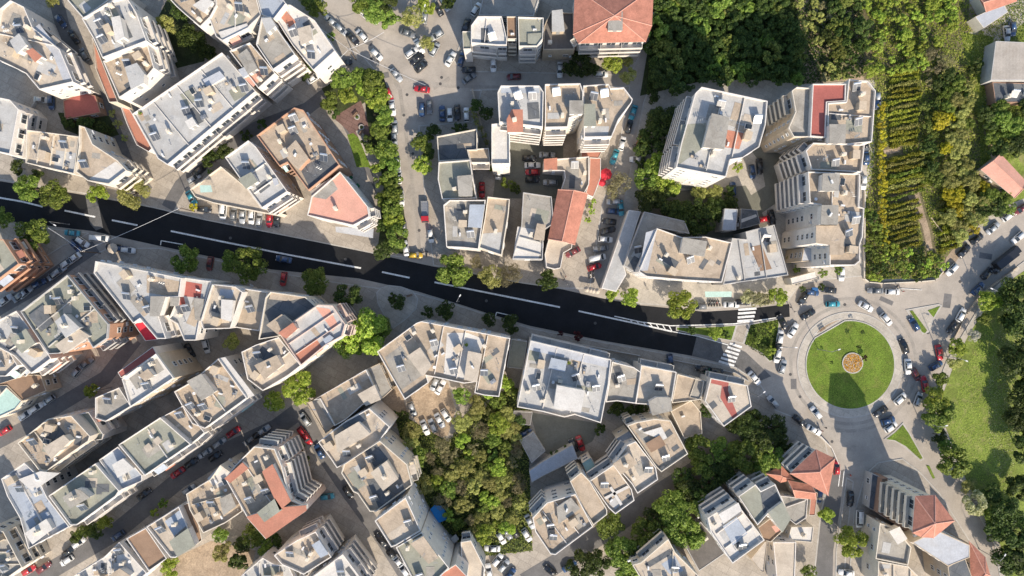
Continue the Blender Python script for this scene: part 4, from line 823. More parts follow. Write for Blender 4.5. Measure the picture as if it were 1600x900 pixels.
def quad_mesh(name, q, m):
    n = len(q)//4; me = bpy.data.meshes.new(name); me.vertices.add(n*4); me.vertices.foreach_set('co', q.astype(np.float32).ravel())
    me.loops.add(n*4); me.loops.foreach_set('vertex_index', np.arange(n*4, dtype=np.int32)); me.polygons.add(n)
    me.polygons.foreach_set('loop_start', np.arange(0, n*4, 4, dtype=np.int32)); me.materials.append(m); me.update(calc_edges=True); return me
CR = {}
def crown_mesh(kind, size, var):
    key = (kind, size, var)
    if key not in CR:
        nl, lb, lf = dict(s=(800, 12, .105), m=(2600, 22, .062), l=(5200, 34, .046))[size]
        if kind in ('bare',): nl = int(nl*.8); lf *= .6
        if kind in ('olive', 'blossom'): nl = int(nl*1.3); lf *= .7
        CR[key] = quad_mesh('crown', crown_arrays(hash((size, var)) % 9999 if False else {'s': 10, 'm': 20, 'l': 30}[size]+var, nl, lb, lf), LEAF[kind])
    return CR[key]
TR = {}
def trunk_mesh(var):
    if var not in TR:
        r = random.Random(var+50); mb = MB(); mb.tube((0, 0, -.1), (.02, .01, .42), .055, .04, 8, cap=False)
        for k in range(6):
            a = k*1.05+r.uniform(-.3, .3); q = r.uniform(.25, .6); b = (math.cos(a)*q, math.sin(a)*q, .62+r.uniform(0, .3)); mb.tube((.02, .01, .38), b, .03, .012, 6, cap=False)
            for j in range(2): a2 = a+r.uniform(-.8, .8); mb.tube(b, (b[0]+math.cos(a2)*.2, b[1]+math.sin(a2)*.2, b[2]+.15), .012, .004, 5, cap=False)
        TR[var] = mb.mesh('trunk', bark)
    return TR[var]
NT = [0]
def tree(x, y, r, kind, label, group=None, cat='tree', name='tree', hf=1.0):
    if r < 11 and name == 'tree': name = cat = 'shrub'; label = label.replace(' tree', ' shrub')
    NT[0] += 1; v = NT[0] % 4; rm = r*.18*.95; size = 's' if rm < 2 else ('m' if rm < 3.6 else 'l'); ht = (rm*1.55+.6)*hf
    X, Y = W(x, y, ht*.6); q = R.uniform(0, 6.28)
    t = thing(name, label, cat, (X, Y, .12), q, group)
    c = link('crown', crown_mesh(kind, size, v), t, (0, 0, ht-rm*.85), None, (rm*1.05, rm*R.uniform(.92, 1.1), rm*.95))
    link('trunk', trunk_mesh(v), t, (0, 0, 0), None, (rm*.8, rm*.8, ht*.85)); return t
KW = dict(vine='yellow green', green='leafy green', lime='bright lime green', dark='dark green', wood='dull green', olive='olive green', yellow='yellow green', pale='pale cream green', bare='brown thin leaved', purple='dark purple', blossom='whitish blossoming')
def trow(place, s, k='green', end='left', noun='tree', group=None, hf=1.0, name='tree', cat='tree'):
    L = []
    for t in s.split():
        a = t.split(','); L.append((OX+float(a[0])/OS, OY+float(a[1])/OS, float(a[2])/(OS if OS > 1 else 1), a[3] if len(a) > 3 else k))
    for i, (x, y, r, kk) in enumerate(L):
        lab = f"{KW[kk]} {noun} {place}" if len(L) == 1 else f"{KW[kk]} {noun}, {ORD[i]} from {end}, {place}"
        tree(x, y, r, kk, lab, (group or 'trees '+place) if len(L) > 1 else None, hf=hf, name=name, cat=cat)
WOODS = {}
def wood(poly, n, r0, r1, kinds, label, group, seed, noun='tree', gap=.8, stuff=False):
    P = pts(poly); rr = random.Random(seed); put = []; xs = [a for a, _ in P]; ys = [b for _, b in P]; t = 0
    while len(put) < n and t < 20000:
        t += 1; x = rr.uniform(min(xs), max(xs)); y = rr.uniform(min(ys), max(ys)); r = rr.uniform(r0, r1)
        if inside((x, y), P) and all(math.hypot(x-a, y-b) > (r+c)*gap*.5 for a, b, c in put):
            put.append((x, y, r)); k = rr.choice(kinds)
            if stuff:
                rm = r*.17; ht = rm*1.55+.6; X, Y = W(x, y, ht*.6); a = rr.uniform(0, 6.28); q = crown_arrays(rr.randrange(8), 2200, 20, .066)*rm; ca, sa = math.cos(a), math.sin(a)
                WOODS.setdefault(k, []).append(np.stack([q[:, 0]*ca-q[:, 1]*sa+X, q[:, 0]*sa+q[:, 1]*ca+Y, q[:, 2]+ht-rm*.85], 1)); continue
            tree(x, y, r, k, f'{KW[k]} {label}', f'{KW[k]} {group}', name='tree' if noun == 'tree' else 'shrub', cat=noun)
O(0, 0, 1)
trow('on the north verge at the left edge', '45,293,23 88,305,25 153,305,18,lime 207,300,30,olive', 'green')
trow('at the left edge road fork', '6,340,18 53,365,29 -20,345,22', 'green', 'road fork')
trow('on the south verge before the white wedge row', '292,405,26 362,409,19 390,416,30 493,440,26', 'green', hf=1.0)
trow('east of the pale blue curved balconies', '545,463,25,dark 570,523,40,lime 549,533,28,green 590,515,24,green', 'green', 'top')
trow('in the shaded courtyard behind the maroon terrace roof', '362,533,17', 'olive')
trow('on the shaded street below the cream terrace roof', '469,605,29 429,627,18', 'lime', 'right')
trow('in the lower left courtyard by the grey roof', '144,608,13', 'lime')
trow('on the dark lawn near the top left', '258,40,19 83,2,13 285,12,22,dark 300,60,25,dark 325,85,18,dark', 'olive', 'roof')
trow('between the white corner roof and the upper street', '497,14,17 484,3,16 488,100,14,dark 518,58,8 476,120,10,dark', 'green', 'top')
trow('north of the upper street bend', '568,4,24 586,18,22 608,32,19 600,5,22,dark 645,28,20,olive 668,8,18,lime 700,2,16,dark', 'green')
trow('standing alone in the plaza between parked cars', '668,68,14', 'olive')
trow('around the small brown paved square', '536,125,19 514,157,17 545,148,20,lime 583,128,21 590,155,20,lime 597,180,20 592,203,17 522,178,11,dark 562,118,14 568,140,13,lime', 'green', 'top')
trow('in the column down the side street', '605,228,19,lime 595,208,18 604,237,20 608,258,19 611,282,19 613,300,20 613,326,19 617,344,18,lime 620,371,22 612,385,15,dark 597,394,14,dark', 'green', 'top')
trow('in the second line beside the pale footpath', '582,232,12 588,262,12,lime 592,285,11 574,222,11,dark 594,312,12 596,352,13,dark', 'green', 'top')
trow('beside the side street and dark bitumen roof', '661,224,19 661,258,17,lime 677,208,14,dark 668,240,15,dark', 'green', 'top')
trow('at the corner where the side street meets the main road', '707,422,30', 'green')
trow('at the north main road kerb, right of centre', '768,432,21,olive 795,429,24,bare 745,410,14,bare 855,438,20,dark', 'olive')
trow('on the paved teardrop plaza south of the main road', '622,472,13 612,465,9', 'dark')
trow('on the pavement above the big angular roof', '667,488,11 697,485,18 765,499,12 800,507,17', 'dark')
trow('on the pavement before the big tan double roof', '956,461,13 984,464,17 1062,475,25', 'lime')
trow('by the pavement above the big blue white roof', '901,525,9 875,521,5', 'purple')
trow('over the zebra crossing pavement west of the roundabout', '1181,467,15,pale 1168,464,12,pale 1213,464,17,lime 1196,470,14,pale', 'pale')
trow('in the narrow green median', '1117,520,12,lime 1080,516,8,dark 1135,522,8,dark 1182,528,9,green 1203,512,8,lime 1204,548,8,lime 1190,540,7,dark', 'green')
trow('before the large red tile roof', '908,101,24,dark 890,106,14,dark 957,99,17,lime 981,117,15,olive 980,96,12,olive 925,108,12,dark', 'green')
trow('in the shaded corner north of the curved tan roof', '1033,120,22 1018,150,14', 'dark')
trow('west of the tall white block', '1029,261,25,lime 1043,285,26,lime 1016,280,25,green 1016,309,26 1040,315,24 1021,216,27 1005,232,16 1036,190,30 1000,255,10 1046,240,20', 'dark', 'top')
trow('at the side street kerb above the parked cars', '968,288,20 958,300,14', 'bare')
trow('in the court below the tall white block', '1093,299,19,olive 1115,301,17,olive 1091,339,30 1117,328,22 1075,352,20 1140,320,16 1152,262,9,lime 1062,330,24 1138,300,10', 'dark')
trow('beside the low white roof near the roundabout entrance', '1236,405,8 1285,427,8 1310,423,8 1253,452,6,dark 1283,449,7,dark 1245,420,7', 'green', noun='shrub', name='shrub', cat='shrub')
trow('at the upper corner of the sunny park', '1541,471,18,lime 1536,500,13 1520,524,12,blossom 1493,543,17,lime 1491,564,14,olive 1467,593,16 1461,625,22,lime 1464,650,26 1478,640,16,dark 1556,470,14,lime', 'green', 'top')
trow('along the lower west edge of the sunny park', '1488,721,30 1478,700,16,green 1466,680,14,dark 1523,786,22,pale 1545,800,16,green 1510,760,12,olive', 'green', 'top')
trow('in the lower right corner of the park', '1571,800,28 1588,830,30 1553,830,20 1600,870,30 1570,875,26 1590,760,22 1548,770,18', 'dark', 'top')
trow('at the right edge above the sunny park', '1588,460,34 1602,505,34 1580,500,22 1596,560,34 1602,620,32 1590,655,26 1605,700,30 1610,590,22', 'dark', 'top')
trow('beside the parking pad under the centre angular roof', '644,672,17,olive 642,695,16,olive 630,650,10,dark 655,710,16,green', 'green', 'left')
trow('below the right wing of the angular roof', '722,618,16,green 742,632,17,olive 765,612,14,lime 790,598,14,lime 778,625,15 800,612,10', 'green')
trow('left of the small striped deck roof', '790,645,14 812,655,12,dark 793,668,14 806,700,14,bare', 'olive', 'top')
trow('in the dark court above the lower row', '962,636,16 985,648,18 1003,640,12 938,672,10 866,710,9 885,700,8 1105,640,14', 'dark')
trow('south of the lower middle row of roofs', '953,820,24 969,863,30 996,863,28 1012,833,26 1047,790,30 1055,822,32 1076,835,28 1081,782,26 1030,860,24 908,881,26,dark 935,880,22,dark 1025,805,22,dark 980,885,28', 'green')
trow('between the lower middle row and the roundabout', '1088,699,24 1101,728,22 1125,701,22 1165,667,24,dark 1160,712,30 1200,712,26 1208,672,27,dark 1184,688,27,dark 1176,650,15,dark 1149,664,18,dark 1110,755,20,dark 1130,735,22,dark 1075,760,24,dark 1185,730,18 1065,745,20,dark 1225,695,18,dark', 'green')
trow('beside the kerb of the south street', '1290,805,17,lime', 'lime'); trow('standing in the parking strip of the south street', '1331,847,26,lime', 'lime')
trow('at the bottom edge beside the beige wedge building', '1263,892,14', 'green')
trow('between the red tiled block and the diagonal street', '475,711,11,dark 470,700,9,dark 478,722,9,yellow', 'dark', 'bottom')
trow('in the brown yard below the red tiled block', '397,836,20 413,852,18 349,863,20,olive 378,850,16,dark 345,835,14 430,845,14,dark 372,878,18,dark', 'green')
trow('along the shaded lower left street', '165,815,15,lime 150,828,14,dark 133,832,15 120,838,12,dark 243,800,9,lime 256,786,9 269,887,18,lime', 'green', 'right')
trow('in the yard with the red shed', '110,190,14 135,195,16 160,200,12', 'dark')
trow('between the beige pleated building and the brick red terrace', '178,178,8,olive 185,195,8,olive 195,215,7,olive 175,205,6', 'dark', 'top', noun='shrub', name='shrub', cat='shrub')
trow('in the alley below the very long pale grey roof', '330,250,16 352,238,14 410,195,10 385,212,10', 'dark')
trow('on the pavement corner left of the roof garden', '303,322,8,yellow 312,292,5 328,268,5 345,300,5', 'green', 'bottom', noun='shrub', name='shrub', cat='shrub')
trow('beside the low tan roofed row', '30,262,14 60,272,12', 'dark')
trow('in the dark yard right of the wall with hedge', '745,165,12 760,178,12 722,202,10,dark 712,200,8,dark', 'dark')
trow('in the narrow courtyard of the central block', '790,285,10,green 772,262,9,lime 800,290,8,green 805,296,9', 'dark')
trow('beside the round terrace and red tiles', '922,322,5 925,330,6 918,345,6 928,315,5', 'lime', 'bottom', noun='shrub', name='shrub', cat='shrub')
# hedge in the narrow sunny strip
trow('in the sunny strip hedge left of the central block', '738,172,6 742,182,6 746,192,6 751,202,6 756,212,6 760,222,5', 'olive', 'top', noun='bush', name='bush', cat='bush')
# woods
wood('640,725 665,700 712,690 722,655 755,640 800,650 815,720 812,800 790,830 745,850 705,815 672,780', 56, 11, 20, ['olive', 'olive', 'green', 'olive', 'lime', 'olive', 'bare'], 'tree in the wood at the centre bottom', 'trees of the wood at the centre bottom', 3, gap=1.2)
wood('1290,-20 1350,-20 1350,95 1322,80 1300,40', 12, 12, 19, ['dark', 'wood'], 'x', 'x', 12, stuff=True)
wood('1015,60 1025,-20 1228,-20 1250,80 1245,125 1195,122 1110,122 1045,140 1020,120', 95, 13, 23, ['dark', 'dark', 'dark', 'dark', 'wood', 'dark', 'green'], 'tree in the dark wood at the top right of centre', 'trees of the dark wood at the top right of centre', 4, gap=1.1, stuff=True)  # very dark leaves, with the wood's deep shade put into their colour
wood('1020,-15 1160,-15 1155,28 1040,26', 16, 8, 13, ['olive', 'olive', 'lime'], 'tree at the sunny top edge of the dark wood', 'trees at the sunny top edge of the dark wood', 5, gap=1.1, stuff=True)
wood('1235,-10 1290,-10 1310,70 1340,120 1285,128 1262,60', 24, 6, 11, ['olive', 'bare', 'olive'], 'small tree on the dry slope beside the dark wood', 'small trees on the dry slope beside the dark wood', 6, gap=1.4, stuff=True)
wood('1345,-20 1500,-20 1490,40 1455,110 1420,112 1350,118', 60, 7, 13, ['lime', 'lime', 'green', 'lime'], 'bush in the thicket above the vine garden', 'bushes of the thicket above the vine garden', 7, noun='bush', gap=1.1)
wood('1285,40 1350,30 1350,118 1300,122', 12, 8, 14, ['dark', 'wood'], 'bush at the shaded end of the thicket', 'bushes at the shaded end of the thicket', 8, noun='bush', gap=1.1)
wood('1447,75 1482,70 1488,130 1450,140', 9, 9, 14, ['bare', 'dark'], 'bush in the purple brown clump right of the thicket', 'bushes in the purple brown clump right of the thicket', 9, noun='bush')
wood('1468,190 1500,160 1510,250 1545,310 1540,350 1490,382 1478,330 1480,250', 34, 10, 17, ['olive', 'olive', 'yellow', 'olive'], 'tree in the grove right of the vine garden', 'trees of the grove right of the vine garden', 10, gap=1.05)
wood('1470,110 1530,90 1532,200 1505,240 1500,160 1475,170', 22, 8, 15, ['green', 'olive', 'dark'], 'bush on the slope left of the grey barn', 'bushes on the slope left of the grey barn', 11, noun='bush')
wood('1442,130 1475,170 1470,290 1452,290 1440,200', 16, 8, 13, ['dark', 'dark', 'wood'], 'tree in the dark strip right of the vine rows', 'trees of the dark strip right of the vine rows', 12, stuff=True)
wood('1540,165 1600,165 1610,225 1575,262 1550,235', 12, 12, 20, ['dark', 'green'], 'tree between the grey barn and the brick tone cottage', 'trees between the grey barn and the brick tone cottage', 13)
wood('1540,290 1575,300 1585,330 1545,345 1530,320', 6, 12, 17, ['dark', 'green'], 'tree below the brick tone cottage', 'trees below the brick tone cottage', 14)
wood('1352,330 1368,330 1385,385 1430,395 1462,400 1475,415 1455,434 1354,436', 34, 7, 11, ['green', 'dark', 'lime'], 'bush in the lower corner of the vine garden', 'bushes in the lower corner of the vine garden', 15, noun='bush', gap=1.1)
for i in range(15):
    tree(1377+(0 if i < 8 else 2)+(i > 11)*3, 166+i*15.2 if i != 9 else 300, 8.2, 'yellow', f'yellow green round shrub, {ORD[i]} from the top of the column along the vine rows', 'yellow shrubs in a column beside the vine rows', 'shrub', 'shrub', 1.0)
wq = [np.concatenate(v) for v in WOODS.values()]; wo = quad_mesh('woodland', np.concatenate(wq), LEAF[list(WOODS)[0]])
for k in list(WOODS)[1:]: wo.materials.append(LEAF[k])
wo.polygons.foreach_set('material_index', np.concatenate([np.full(len(v)//4, i, dtype=np.int32) for i, v in enumerate(wq)])); tag(link('woodland', wo), kind='stuff')
# vine rows
def vine_mesh(seed, L):
    g = np.random.default_rng(seed); n = int(L*125); c = np.stack([g.uniform(-L/2, L/2, n), g.normal(0, .30, n), g.uniform(.35, 1.5, n)], 1); c[:, 1] += .15*np.sin(c[:, 0]*1.3+seed)
    c[:, 1] *= (.75+.35*np.sin(c[:, 0]*.9+seed*2.1))
    d = g.normal(size=(n, 3))+np.array([0, 0, .6]); d /= np.linalg.norm(d, axis=1)[:, None]; u = np.cross(d, g.normal(size=(n, 3))); u /= np.linalg.norm(u, axis=1)[:, None]; v = np.cross(d, u); s = g.uniform(.10, .22, n)[:, None]
    return np.stack([c+u*s*1.2, c+v*s, c-u*s*1.2, c-v*s], 1).reshape(-1, 3)
vm = {}
def vines(place, x, y0, y1, step, L, ang, kinds):
    n = int((y1-y0)/step)+1
    for i in range(n):
        kk = kinds[i % len(kinds)]; key = (i % 4, L, kk)
        if key not in vm: vm[key] = quad_mesh('vine_row', vine_mesh(i % 4+L, L*.18), LEAF[kk])
        o = link('vine_row', vm[key], None, (*W(x+R.uniform(-2, 2), y0+i*step, .5), .15), math.radians(ang+R.uniform(-4, 4)), (R.uniform(.8, 1.08), R.uniform(.75, 1.3), R.uniform(.7, 1.15)))
        tag(o, f'{KW[kk]} vine row, {ORD[i]} from the top {place}', 'vine row', 'vine rows '+place)
vines('in the upper part of the garden', 1411, 116, 232, 8.4, 52, 9, ['vine', 'vine', 'olive', 'vine'])
vines('in the middle part of the garden', 1412, 246, 305, 8.4, 62, 14, ['vine', 'olive', 'vine', 'green'])
vines('in the lower left part of the garden', 1412, 318, 386, 8.4, 50, 15, ['vine', 'olive', 'vine'])
vines('right of the garden path', 1484, 305, 392, 9.2, 40, 20, ['vine', 'olive', 'vine'])
vines('by the dark strip', 1448, 238, 290, 9, 26, 14, ['olive', 'green'])
# ground cover
EXC = [pts('1412,262 1430,268 1444,320 1456,360 1463,402 1446,402 1436,352 1420,325 1412,314 1390,318 1390,300 1414,296'), pts('1376,230 1410,226 1410,242 1378,248')]
def cover(name, poly, n, s0, s1, kind, seed, zmax=.5, z0=.17):
    P = pts(poly); g = random.Random(seed); xs = [a for a, _ in P]; ys = [b for _, b in P]; c = []
    while len(c) < n:
        x = g.uniform(min(xs), max(xs)); y = g.uniform(min(ys), max(ys))
        if inside((x, y), P) and not any(inside((x, y), q) for q in EXC): X, Y = W(x, y); c.append((X, Y, z0+g.random()**2*zmax))
    c = np.array(c); g = np.random.default_rng(seed); d = g.normal(size=(n, 3))*.33+np.array([0, 0, 1.]); d /= np.linalg.norm(d, axis=1)[:, None]; u = np.cross(d, g.normal(size=(n, 3))); u /= np.linalg.norm(u, axis=1)[:, None]; v = np.cross(d, u); s = g.uniform(s0, s1, n)[:, None]
    tag(link(name, quad_mesh(name, np.stack([c+u*s, c+v*s, c-u*s, c-v*s], 1).reshape(-1, 3), LEAF[kind])), kind='stuff')
cover('wild_grass', '1600,440 1560,520 1540,600 1545,700 1570,780 1590,700 1600,560', 4000, .05, .13, 'pale', 21, .2)
cover('wild_grass', '1545,480 1500,600 1480,660 1520,750 1570,790 1585,700 1560,560', 7000, .05, .13, 'lime', 22, .2)
cover('wild_grass', '1350,-20 1500,-20 1540,60 1560,160 1530,330 1450,436 1352,436 1352,300 1366,130', 34000, .08, .24, 'lime', 23, .5)
cover('wild_grass', '1355,120 1540,60 1540,330 1380,400', 9000, .08, .2, 'olive', 29, .5)
cover('undergrowth', '1025,-20 1345,-20 1350,120 1255,132 1190,125 1105,125 1010,140', 24000, .12, .3, 'dark', 24, .9)
cover('undergrowth', '615,640 700,690 745,620 830,600 826,700 832,860 740,870 690,820 640,745', 16000, .1, .28, 'wood', 25, .8)
cover('lawn_grass', '1262,540 1320,503 1370,515 1395,560 1385,610 1340,637 1290,625 1262,590', 9000, .03, .08, 'lime', 26, .08, .27)
cover('median_grass', '1172,508 1215,500 1211,562 1203,563 1163,538', 2500, .06, .16, 'dark', 27, .3, .15)
cover('wild_grass', '1530,30 1600,-10 1600,240 1560,260 1535,180', 9000, .08, .2, 'green', 28, .4)

trow('on the roundabout lawn', '1339,541,4 1345,519,4 1297,566,3.5', 'dark', noun='cypress', name='cypress', cat='tree', hf=2.2)
trow('beside the flower bed on the roundabout', '1350,559,5', 'purple', noun='shrub', name='shrub', cat='shrub')
# ------------------------------------------------------------------ vehicles
CC = dict(w=('white', (.74, .74, .72)), s=('silver', (.42, .44, .45)), g=('grey', (.18, .19, .20)), k=('black', (.02, .021, .025)), b=('dark blue', (.03, .07, .16)), t=('teal blue', (.04, .26, .33)), r=('red', (.42, .02, .03)), y=('yellow', (.55, .36, .04)), m=('maroon', (.16, .03, .035)))
def paint(c):
    n = CC[c][0].replace(' ', '_')+'_car_paint'; m = mat(n, CC[c][1], rough=.28, var=.03, spec=.5, metal=.15 if c == 's' else 0, fine=.02)
    m.node_tree.nodes['Principled BSDF'].inputs['Coat Weight'].default_value = .5; m.node_tree.nodes['Principled BSDF'].inputs['Coat Roughness'].default_value = .08; return m
lampm = mat('headlight_glass', (.6, .6, .58), rough=.15, spec=.8, var=.02); rimm_ = mat('wheel_rim', (.45, .46, .47), rough=.35, metal=.7, var=.03)
PROF = dict(  # x along the car from rear (-) to front (+): (x, hood height, half width); greenhouse: rear base, rear top, front top, front base, roof height
 hatch=dict(L=4.0, W=1.72, top=[(-2.0, .62, .72), (-1.92, .88, .80), (-1.2, .93, .86), (0, .92, .86), (.95, .90, .85), (1.6, .80, .80), (1.93, .66, .70), (2.0, .5, .60)], gh=(-1.88, -1.5, .25, 1.05, 1.46)),
 sedan=dict(L=4.45, W=1.76, top=[(-2.22, .62, .74), (-2.12, .92, .81), (-1.5, .97, .87), (0, .93, .88), (.9, .91, .87), (1.7, .80, .82), (2.12, .66, .72), (2.22, .5, .62)], gh=(-1.65, -1.05, .25, 1.0, 1.42)),
 van=dict(L=4.9, W=1.9, top=[(-2.45, .8, .86), (-2.4, 1.05, .92), (-1.2, 1.1, .95), (.5, 1.1, .95), (1.3, 1.08, .94), (2.0, .95, .88), (2.4, .7, .78), (2.45, .55, .7)], gh=(-2.4, -2.3, .9, 1.75, 1.95)))
CM = {}
def car_meshes(kind, c):
    if (kind, c) in CM: return CM[(kind, c)]
    P = PROF[kind]; pm = paint(c); mb = MB(); T = P['top']; secs = []
    for x, z, hw in T:
        secs.append([(x, -hw*.93, .22), (x, -hw, .45), (x, -hw*.98, z-.12), (x, -hw*.86, z), (x, 0, z+.035), (x, hw*.86, z), (x, hw*.98, z-.12), (x, hw, .45), (x, hw*.93, .22)])
    nS = len(secs[0]); b = 0
    for s_ in secs: mb.v += s_
    for i in range(len(secs)-1):
        for k in range(nS-1): mb.f.append((i*nS+k, (i+1)*nS+k, (i+1)*nS+k+1, i*nS+k+1)); mb.m.append(0)
        mb.f.append((i*nS+nS-1, (i+1)*nS+nS-1, (i+1)*nS, i*nS)); mb.m.append(1)
    mb.f.append(tuple(range(nS-1, -1, -1))); mb.m.append(0); e = (len(secs)-1)*nS; mb.f.append(tuple(range(e, e+nS))); mb.m.append(0)
    rb, rt, ft, fb, rh = P['gh']; hw = P['W']/2*.93; tw = hw*.80; zb = .90 if kind != 'van' else 1.08
    # roof and pillars
    n = 8; b = len(mb.v); rp = [(rt-.02, -tw), (ft+.02, -tw), (ft+.1, -tw*.8), (ft+.1, tw*.8), (ft+.02, tw), (rt-.02, tw), (rt-.1, tw*.8), (rt-.1, -tw*.8)]
    mb.prism([(x, y) for x, y in rp], rh-.06, rh)
    mb.prism([(x*.93+.02, y*.8) for x, y in rp], rh, rh+.025)
    for sy in (-1, 1):
        for (xa, xb) in ((rb, rt), (fb, ft), ((rt+ft)/2, (rt+ft)/2)): mb.tube((xa, sy*hw*.95, zb), (xb, sy*tw*.98, rh-.03), .045, n=5)
    for sy in (-1, 1): mb.box((fb-.22, sy*(hw+.14), 1.0), (.12, .2, .13))
    for sx in (-1, 1): mb.box((sx*P['L']/2*.995, 0, .42), (.12, P['W']*.78, .16))
    body = mb.mesh('body', [pm, rubber], True)
    def quad(a, nm): q = MB(); q.face(a); q.face(a[::-1]); return q.mesh(nm, glass)
    th = .012
    def pane(cs, nm):
        q = MB(); c_ = [Vector(v) for v in cs]; nn = (c_[1]-c_[0]).cross(c_[2]-c_[0]).normalized()*th
        q.v = [tuple(v+nn) for v in c_]+[tuple(v-nn) for v in c_]; q.f = [(0, 1, 2, 3), (7, 6, 5, 4)]+[(i, i+4, (i+1) % 4+4, (i+1) % 4) for i in range(4)]; q.m = [0]*6; return q.mesh(nm, glass)
    ws = pane([(fb, -hw*.9, zb), (fb, hw*.9, zb), (ft+.08, tw*.92, rh-.03), (ft+.08, -tw*.92, rh-.03)], 'windscreen')
    rw = pane([(rb, hw*.88, zb), (rb, -hw*.88, zb), (rt-.08, -tw*.9, rh-.03), (rt-.08, tw*.9, rh-.03)], 'rear_window')
    sw = [pane([(rb+.05, s*hw*.97, zb), (fb-.05, s*hw*.97, zb), (ft, s*tw*.99, rh-.05), (rt, s*tw*.99, rh-.05)], 'side_window') for s in (-1, 1)]
    q = MB(); q.tube((0, -.1, 0), (0, .1, 0), .31, n=16, m=0); q.tube((0, -.105, 0), (0, .105, 0), .19, n=12, m=1); wh = q.mesh('wheel', [rubber, rimm_])
    q = MB(); q.box((0, 0, 0), (.10, .34, .14)); hl = q.mesh('headlight', lampm)
    CM[(kind, c)] = (body, ws, rw, sw, wh, hl, P); return CM[(kind, c)]
NCAR = [0]
ORIG = {}
def car(x, y, a, c, kind, label, group, z=.13):
    loc = (*W(x, y, .8), z); rz = -math.radians(a)
    if (kind, c) in ORIG: return dup(ORIG[(kind, c)], loc, rz, label, group)
    body, ws, rw, sw, wh, hl, P = car_meshes(kind, c)
    t = thing('car' if kind != 'van' else 'van', label, 'car' if kind != 'van' else 'van', loc, rz, group)
    link('body', body, t); link('windscreen', ws, t); link('rear_window', rw, t); [link('side_window', s_, t) for s_ in sw]
    for sx in (-.62, .64):
        for sy in (-1, 1): link('wheel', wh, t, (sx*P['L']/2, sy*(P['W']/2-.14), .31))
    for sy in (-1, 1): link('headlight', hl, t, (P['L']/2-.08, sy*.55, .62))
    ORIG[(kind, c)] = t; return t
NOUN = dict(hatch='hatchback', sedan='sedan', van='van')
def cars(place, s, end='left', z=.14):
    """entries x,y,angle,colour[,kind]; ordinal labels keep every car apart"""
    L = [t.split(',') for t in s.split()]
    for i, a in enumerate(L):
        x = OX+float(a[0])/OS; y = OY+float(a[1])/OS; NCAR[0] += 1; kind = {'v': 'van', 'h': 'hatch', 'n': 'sedan'}[a[4]] if len(a) > 4 else ('hatch' if (NCAR[0]*7) % 5 < 3 else 'sedan')
        an = float(a[2])+(180 if (NCAR[0] % 3 == 0 and len(a) < 6) else 0)
        lab = f'{CC[a[3]][0]} {NOUN[kind]} {place}' if len(L) == 1 else f'{CC[a[3]][0]} {NOUN[kind]}, {ORD[i]} from the {end}, {place}'
        car(x, y, an+R.uniform(-2, 2), a[3], kind, lab, 'cars '+place if len(L) > 1 else None, z)
O(0, 0, 1)
cars('parked below the roof garden terrace', '319,327,8,k 349,329,95,w,v 365,334,95,g 379,337,95,s 393,339,95,w 405,343,95,s 421,343,95,r 433,344,95,k')
cars('at the road fork near the left edge', '112,364,5,t 118,384,50,b 129,378,35,w 115,404,-35,w 105,411,-35,w 92,424,-35,s 84,430,-35,s 61,443,-30,b 40,457,-38,s 29,464,-38,g 8,469,-35,s', 'right')
cars('driving on the main road at the left fork', '156,372,5,w,v', z=.02)
cars('parked above the tip of the white wedge building', '176,386,5,k 188,389,5,b 200,391,5,w')
cars('driving alone in the dark shade of the main road', '443,405,10,b,n', z=.03)
cars('parked between trees south of the main road', '443,436,98,r 328,412,98,m')
cars('along the upper street from the top left bend', '517,33,42,s 533,46,42,s 551,60,45,k 565,55,48,w 588,85,42,w 568,21,42,w 583,28,42,w', 'top', z=.02)
cars('parked beside the corner of the upper street trees', '490,122,-35,w 540,100,-30,k 525,118,-30,s')
cars('parked around the plaza by the lone olive tree', '637,52,20,g 664,25,-80,s 684,13,60,k 695,7,60,s 643,82,-35,w 651,92,-35,k 658,104,-40,k 655,72,60,w 683,55,-30,s 679,77,-60,s', 'top', z=.02)
cars('driving through the plaza', '619,117,50,s 659,139,10,r,n', z=.02)
cars('near the white sunny strip at the plaza corner', '704,92,-60,w 721,92,-72,b 732,109,0,k 733,122,-35,g', 'top', z=.05)
cars('on the lane beside the bare stained roof', '744,14,-58,w 728,40,-70,k', 'top', z=.05)
cars('parked in the shaded row below the plaza', '659,171,88,b 671,167,88,g 691,177,88,b 703,179,88,w 715,176,88,k 729,179,88,w')
cars('under the trees of the side street', '608,148,70,r 613,168,84,w 617,199,86,s 616,216,88,s 621,257,88,w 623,276,88,w 627,310,86,w 631,357,86,g 634,388,80,w', 'top')
cars('parked low on the right side of the side street', '673,368,85,w', z=.02)
cars('at the kerb where the side street meets the main road', '649,399,2,y', z=.02)
cars('in the brown courtyard of the central block', '779,268,92,w 827,247,0,k 832,258,0,w 832,269,0,r 832,281,0,k 753,297,90,r 860,285,0,s 855,242,0,s')
cars('on the cross street below the north row', '771,101,90,w 803,120,-3,m 875,109,90,w 939,116,0,w', z=.14)
cars('on the street east of the central block', '989,176,-72,t 983,197,-75,k 972,224,-75,w 960,245,-70,t', 'top')
cars('at the right kerb opposite the curved tan roof', '1001,221,-60,r 998,236,60,k 995,249,0,w 1027,175,0,k 1027,27,20,b', 'bottom')
cars('beside the long blue grey canopy', '959,315,0,s 970,325,85,t 958,330,5,b 952,346,8,k 950,360,-12,k 946,374,3,w 939,388,-5,g 933,403,-10,w,v 929,417,-15,r', 'top')
cars('half hidden by the round ended terrace', '895,394,-30,m')
cars('in the drive behind the tall white block', '1175,268,82,b 1187,260,86,k 1145,295,88,b 1195,342,-10,r 1206,340,80,k')
cars('at the kerb before the upper zebra crossing', '1093,479,0,g 1143,476,0,w 1161,472,0,k')
